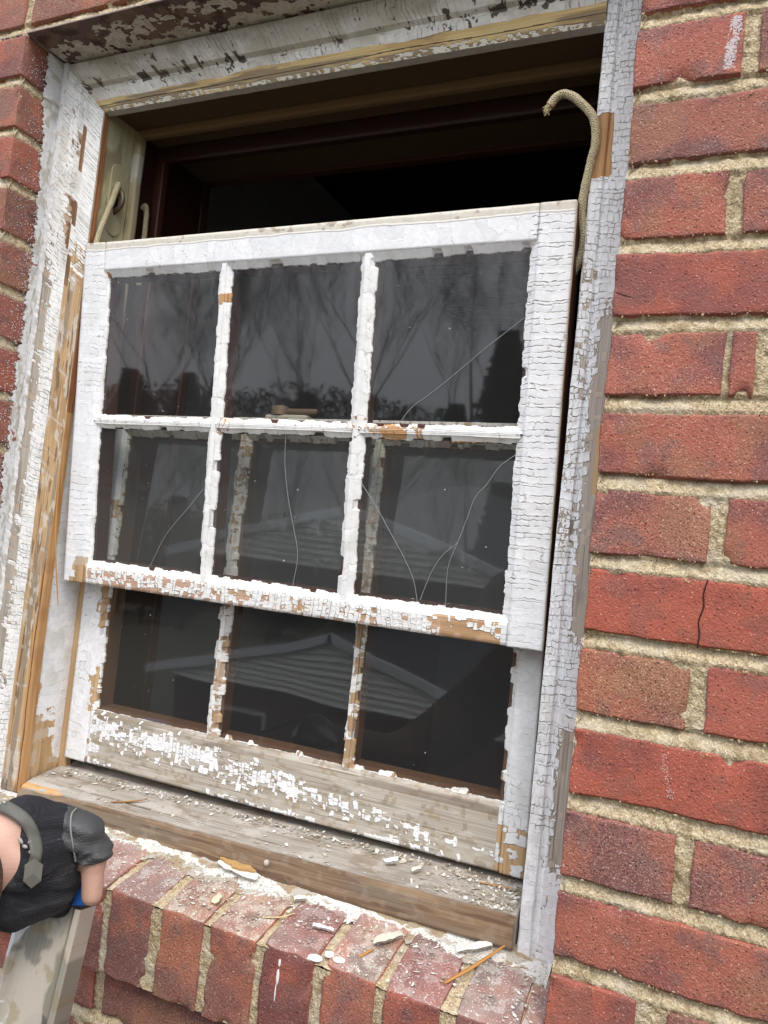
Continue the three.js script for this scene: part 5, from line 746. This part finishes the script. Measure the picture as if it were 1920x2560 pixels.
  { // woodland edge in the distance
    reseed(77); const n = 42000, m = new THREE.InstancedMesh(new THREE.PlaneGeometry(2.2, 0.8), plain(0x2a281f, 0.95, { side: THREE.DoubleSide }), n), M = new THREE.Matrix4(), Q = new THREE.Quaternion(), E = new THREE.Euler(), V = new THREE.Vector3(), S = new THREE.Vector3();
    for (let i = 0; i < n; i++) { const x = -110 + 160 * rnd(), z = 62 + 16 * rnd(), y = groundY(x, z) + Math.pow(rnd(), 1.15) * (4.5 + 4.5 * fbm(x * 0.25, 4, 3) + (x < -26 ? 2.5 : 0)), s = 0.12 + 0.26 * rnd(); M.compose(V.set(x, y, z), Q.setFromEuler(E.set(rnd() * 3, rnd() * 6, rnd() * 3)), S.setScalar(s)); m.setMatrixAt(i, M); }
    m.name = 'far_woods'; m.castShadow = m.receiveShadow = true; m.userData = { kind: 'stuff', label: 'dark band of far woodland behind the yard', category: 'woods' }; scene.add(m);
  }
}
{ // smears left on the brick faces: mortar along the arrises, an old paint patch, a cracked brick
  const im = (n, mat, name, label, parent, put, sd) => { reseed(sd); const m = new THREE.InstancedMesh(new THREE.IcosahedronGeometry(1, 0), mat, n), M = new THREE.Matrix4(), Q = new THREE.Quaternion(), V = new THREE.Vector3(), S = new THREE.Vector3(); for (let i = 0; i < n; i++) { const [x, y, z, s] = put(); Q.setFromAxisAngle(V.set(0, 0, 1), rnd() * 3); M.compose(V.set(x, y, z), Q, S.set(s * (0.8 + rnd()), s * (0.6 + 0.6 * rnd()), 0.0006)); m.setMatrixAt(i, M); } m.name = name; m.castShadow = m.receiveShadow = true; m.userData = { kind: 'stuff' }; if (label) m.userData.label = label; parent.add(m); };
  im(1300, plain(0xb09d7c, 0.95), 'mortar_smears', 'crumbs and smears of mortar along the brick edges', wall, () => { const r = Math.floor(rnd() * 15), x = 0.004 + 0.3 * rnd(), c = fbm(x * 22 + r * 7, r, 3), top = rnd() < 0.6, d = 0.009 * rnd() * rnd() * sst(0.42, 0.62, c); return [x, top ? ytop(r) - d : ybot(r) + d * 0.5, 0.0003, 0.0004 + 0.0009 * rnd() * rnd()]; }, 55);
  im(700, plain(0xc9bcbd, 0.9), 'paint_smear', 'faded white paint smear on a brick at the upper right', wall, () => { const u = rnd() + rnd() - 1, v = rnd(); return [0.083 + 0.0055 * u + 0.003 * (v - 0.5), ybot(1) + 0.006 + 0.048 * v, 0.0006, 0.0004 + 0.001 * rnd() * rnd()]; }, 56);
  im(120, plain(0xbb978e, 0.9), 'paint_smear', 'thin pale scuff running down a bright red brick', wall, () => { const v = rnd(); return [0.077 + 0.01 * (1 - v) + 0.004 * (rnd() + rnd() - 1), ybot(10) + 0.014 + 0.036 * v, 0.0005, 0.0003 + 0.0006 * rnd() * rnd()]; }, 57);
  const ck = (pts, r) => part('brick_crack', tube(pts, r, 40, 5), plain(0x2e1612, 0.95), wall);
  ck([[0.101, ytop(8) + 0.001, 0.0006], [0.0985, ytop(8) - 0.012, 0.0004], [0.0995, ytop(8) - 0.022, 0.0006], [0.0965, ytop(8) - 0.036, 0.0004], [0.098, ytop(8) - 0.046, 0.0006], [0.0972, ybot(8) - 0.001, 0.0004]], 0.0006);
  ck([[0.13, ytop(6), 0.0005], [0.1305, ytop(6) - 0.008, 0.0003]], 0.0006); ck([[0.002, ytop(4) - 0.034, 0.0004], [0.012, ytop(4) - 0.038, 0.0005], [0.021, ytop(4) - 0.041, 0.0003]], 0.0004);
}
{ // overspray of white paint on the bricks beside the left moulding
  reseed(404); const g = new THREE.IcosahedronGeometry(1, 0), n = 2600, im = new THREE.InstancedMesh(g, plain(0xd6d5d6, 0.85), n), M = new THREE.Matrix4(), Q = new THREE.Quaternion(), V = new THREE.Vector3(), S = new THREE.Vector3();
  for (let i = 0; i < n; i++) { const r = Math.pow(rnd(), 2.2), z = -0.056 + 0.045 * r, y = -0.42 + 1.02 * rnd(), s = 0.00025 + 0.0005 * rnd() * rnd() + 0.0003 * (1 - r); M.compose(V.set(XL + 0.0006, y, z), Q, S.set(0.0008, s * (0.7 + rnd()), s)); im.setMatrixAt(i, M); }
  im.name = 'paint_overspray'; im.castShadow = im.receiveShadow = true; im.userData = { kind: 'stuff', label: 'fine white paint overspray on the brick ends left of the frame', category: 'paint' }; scene.add(im);
}
renderer.render(scene, camera);
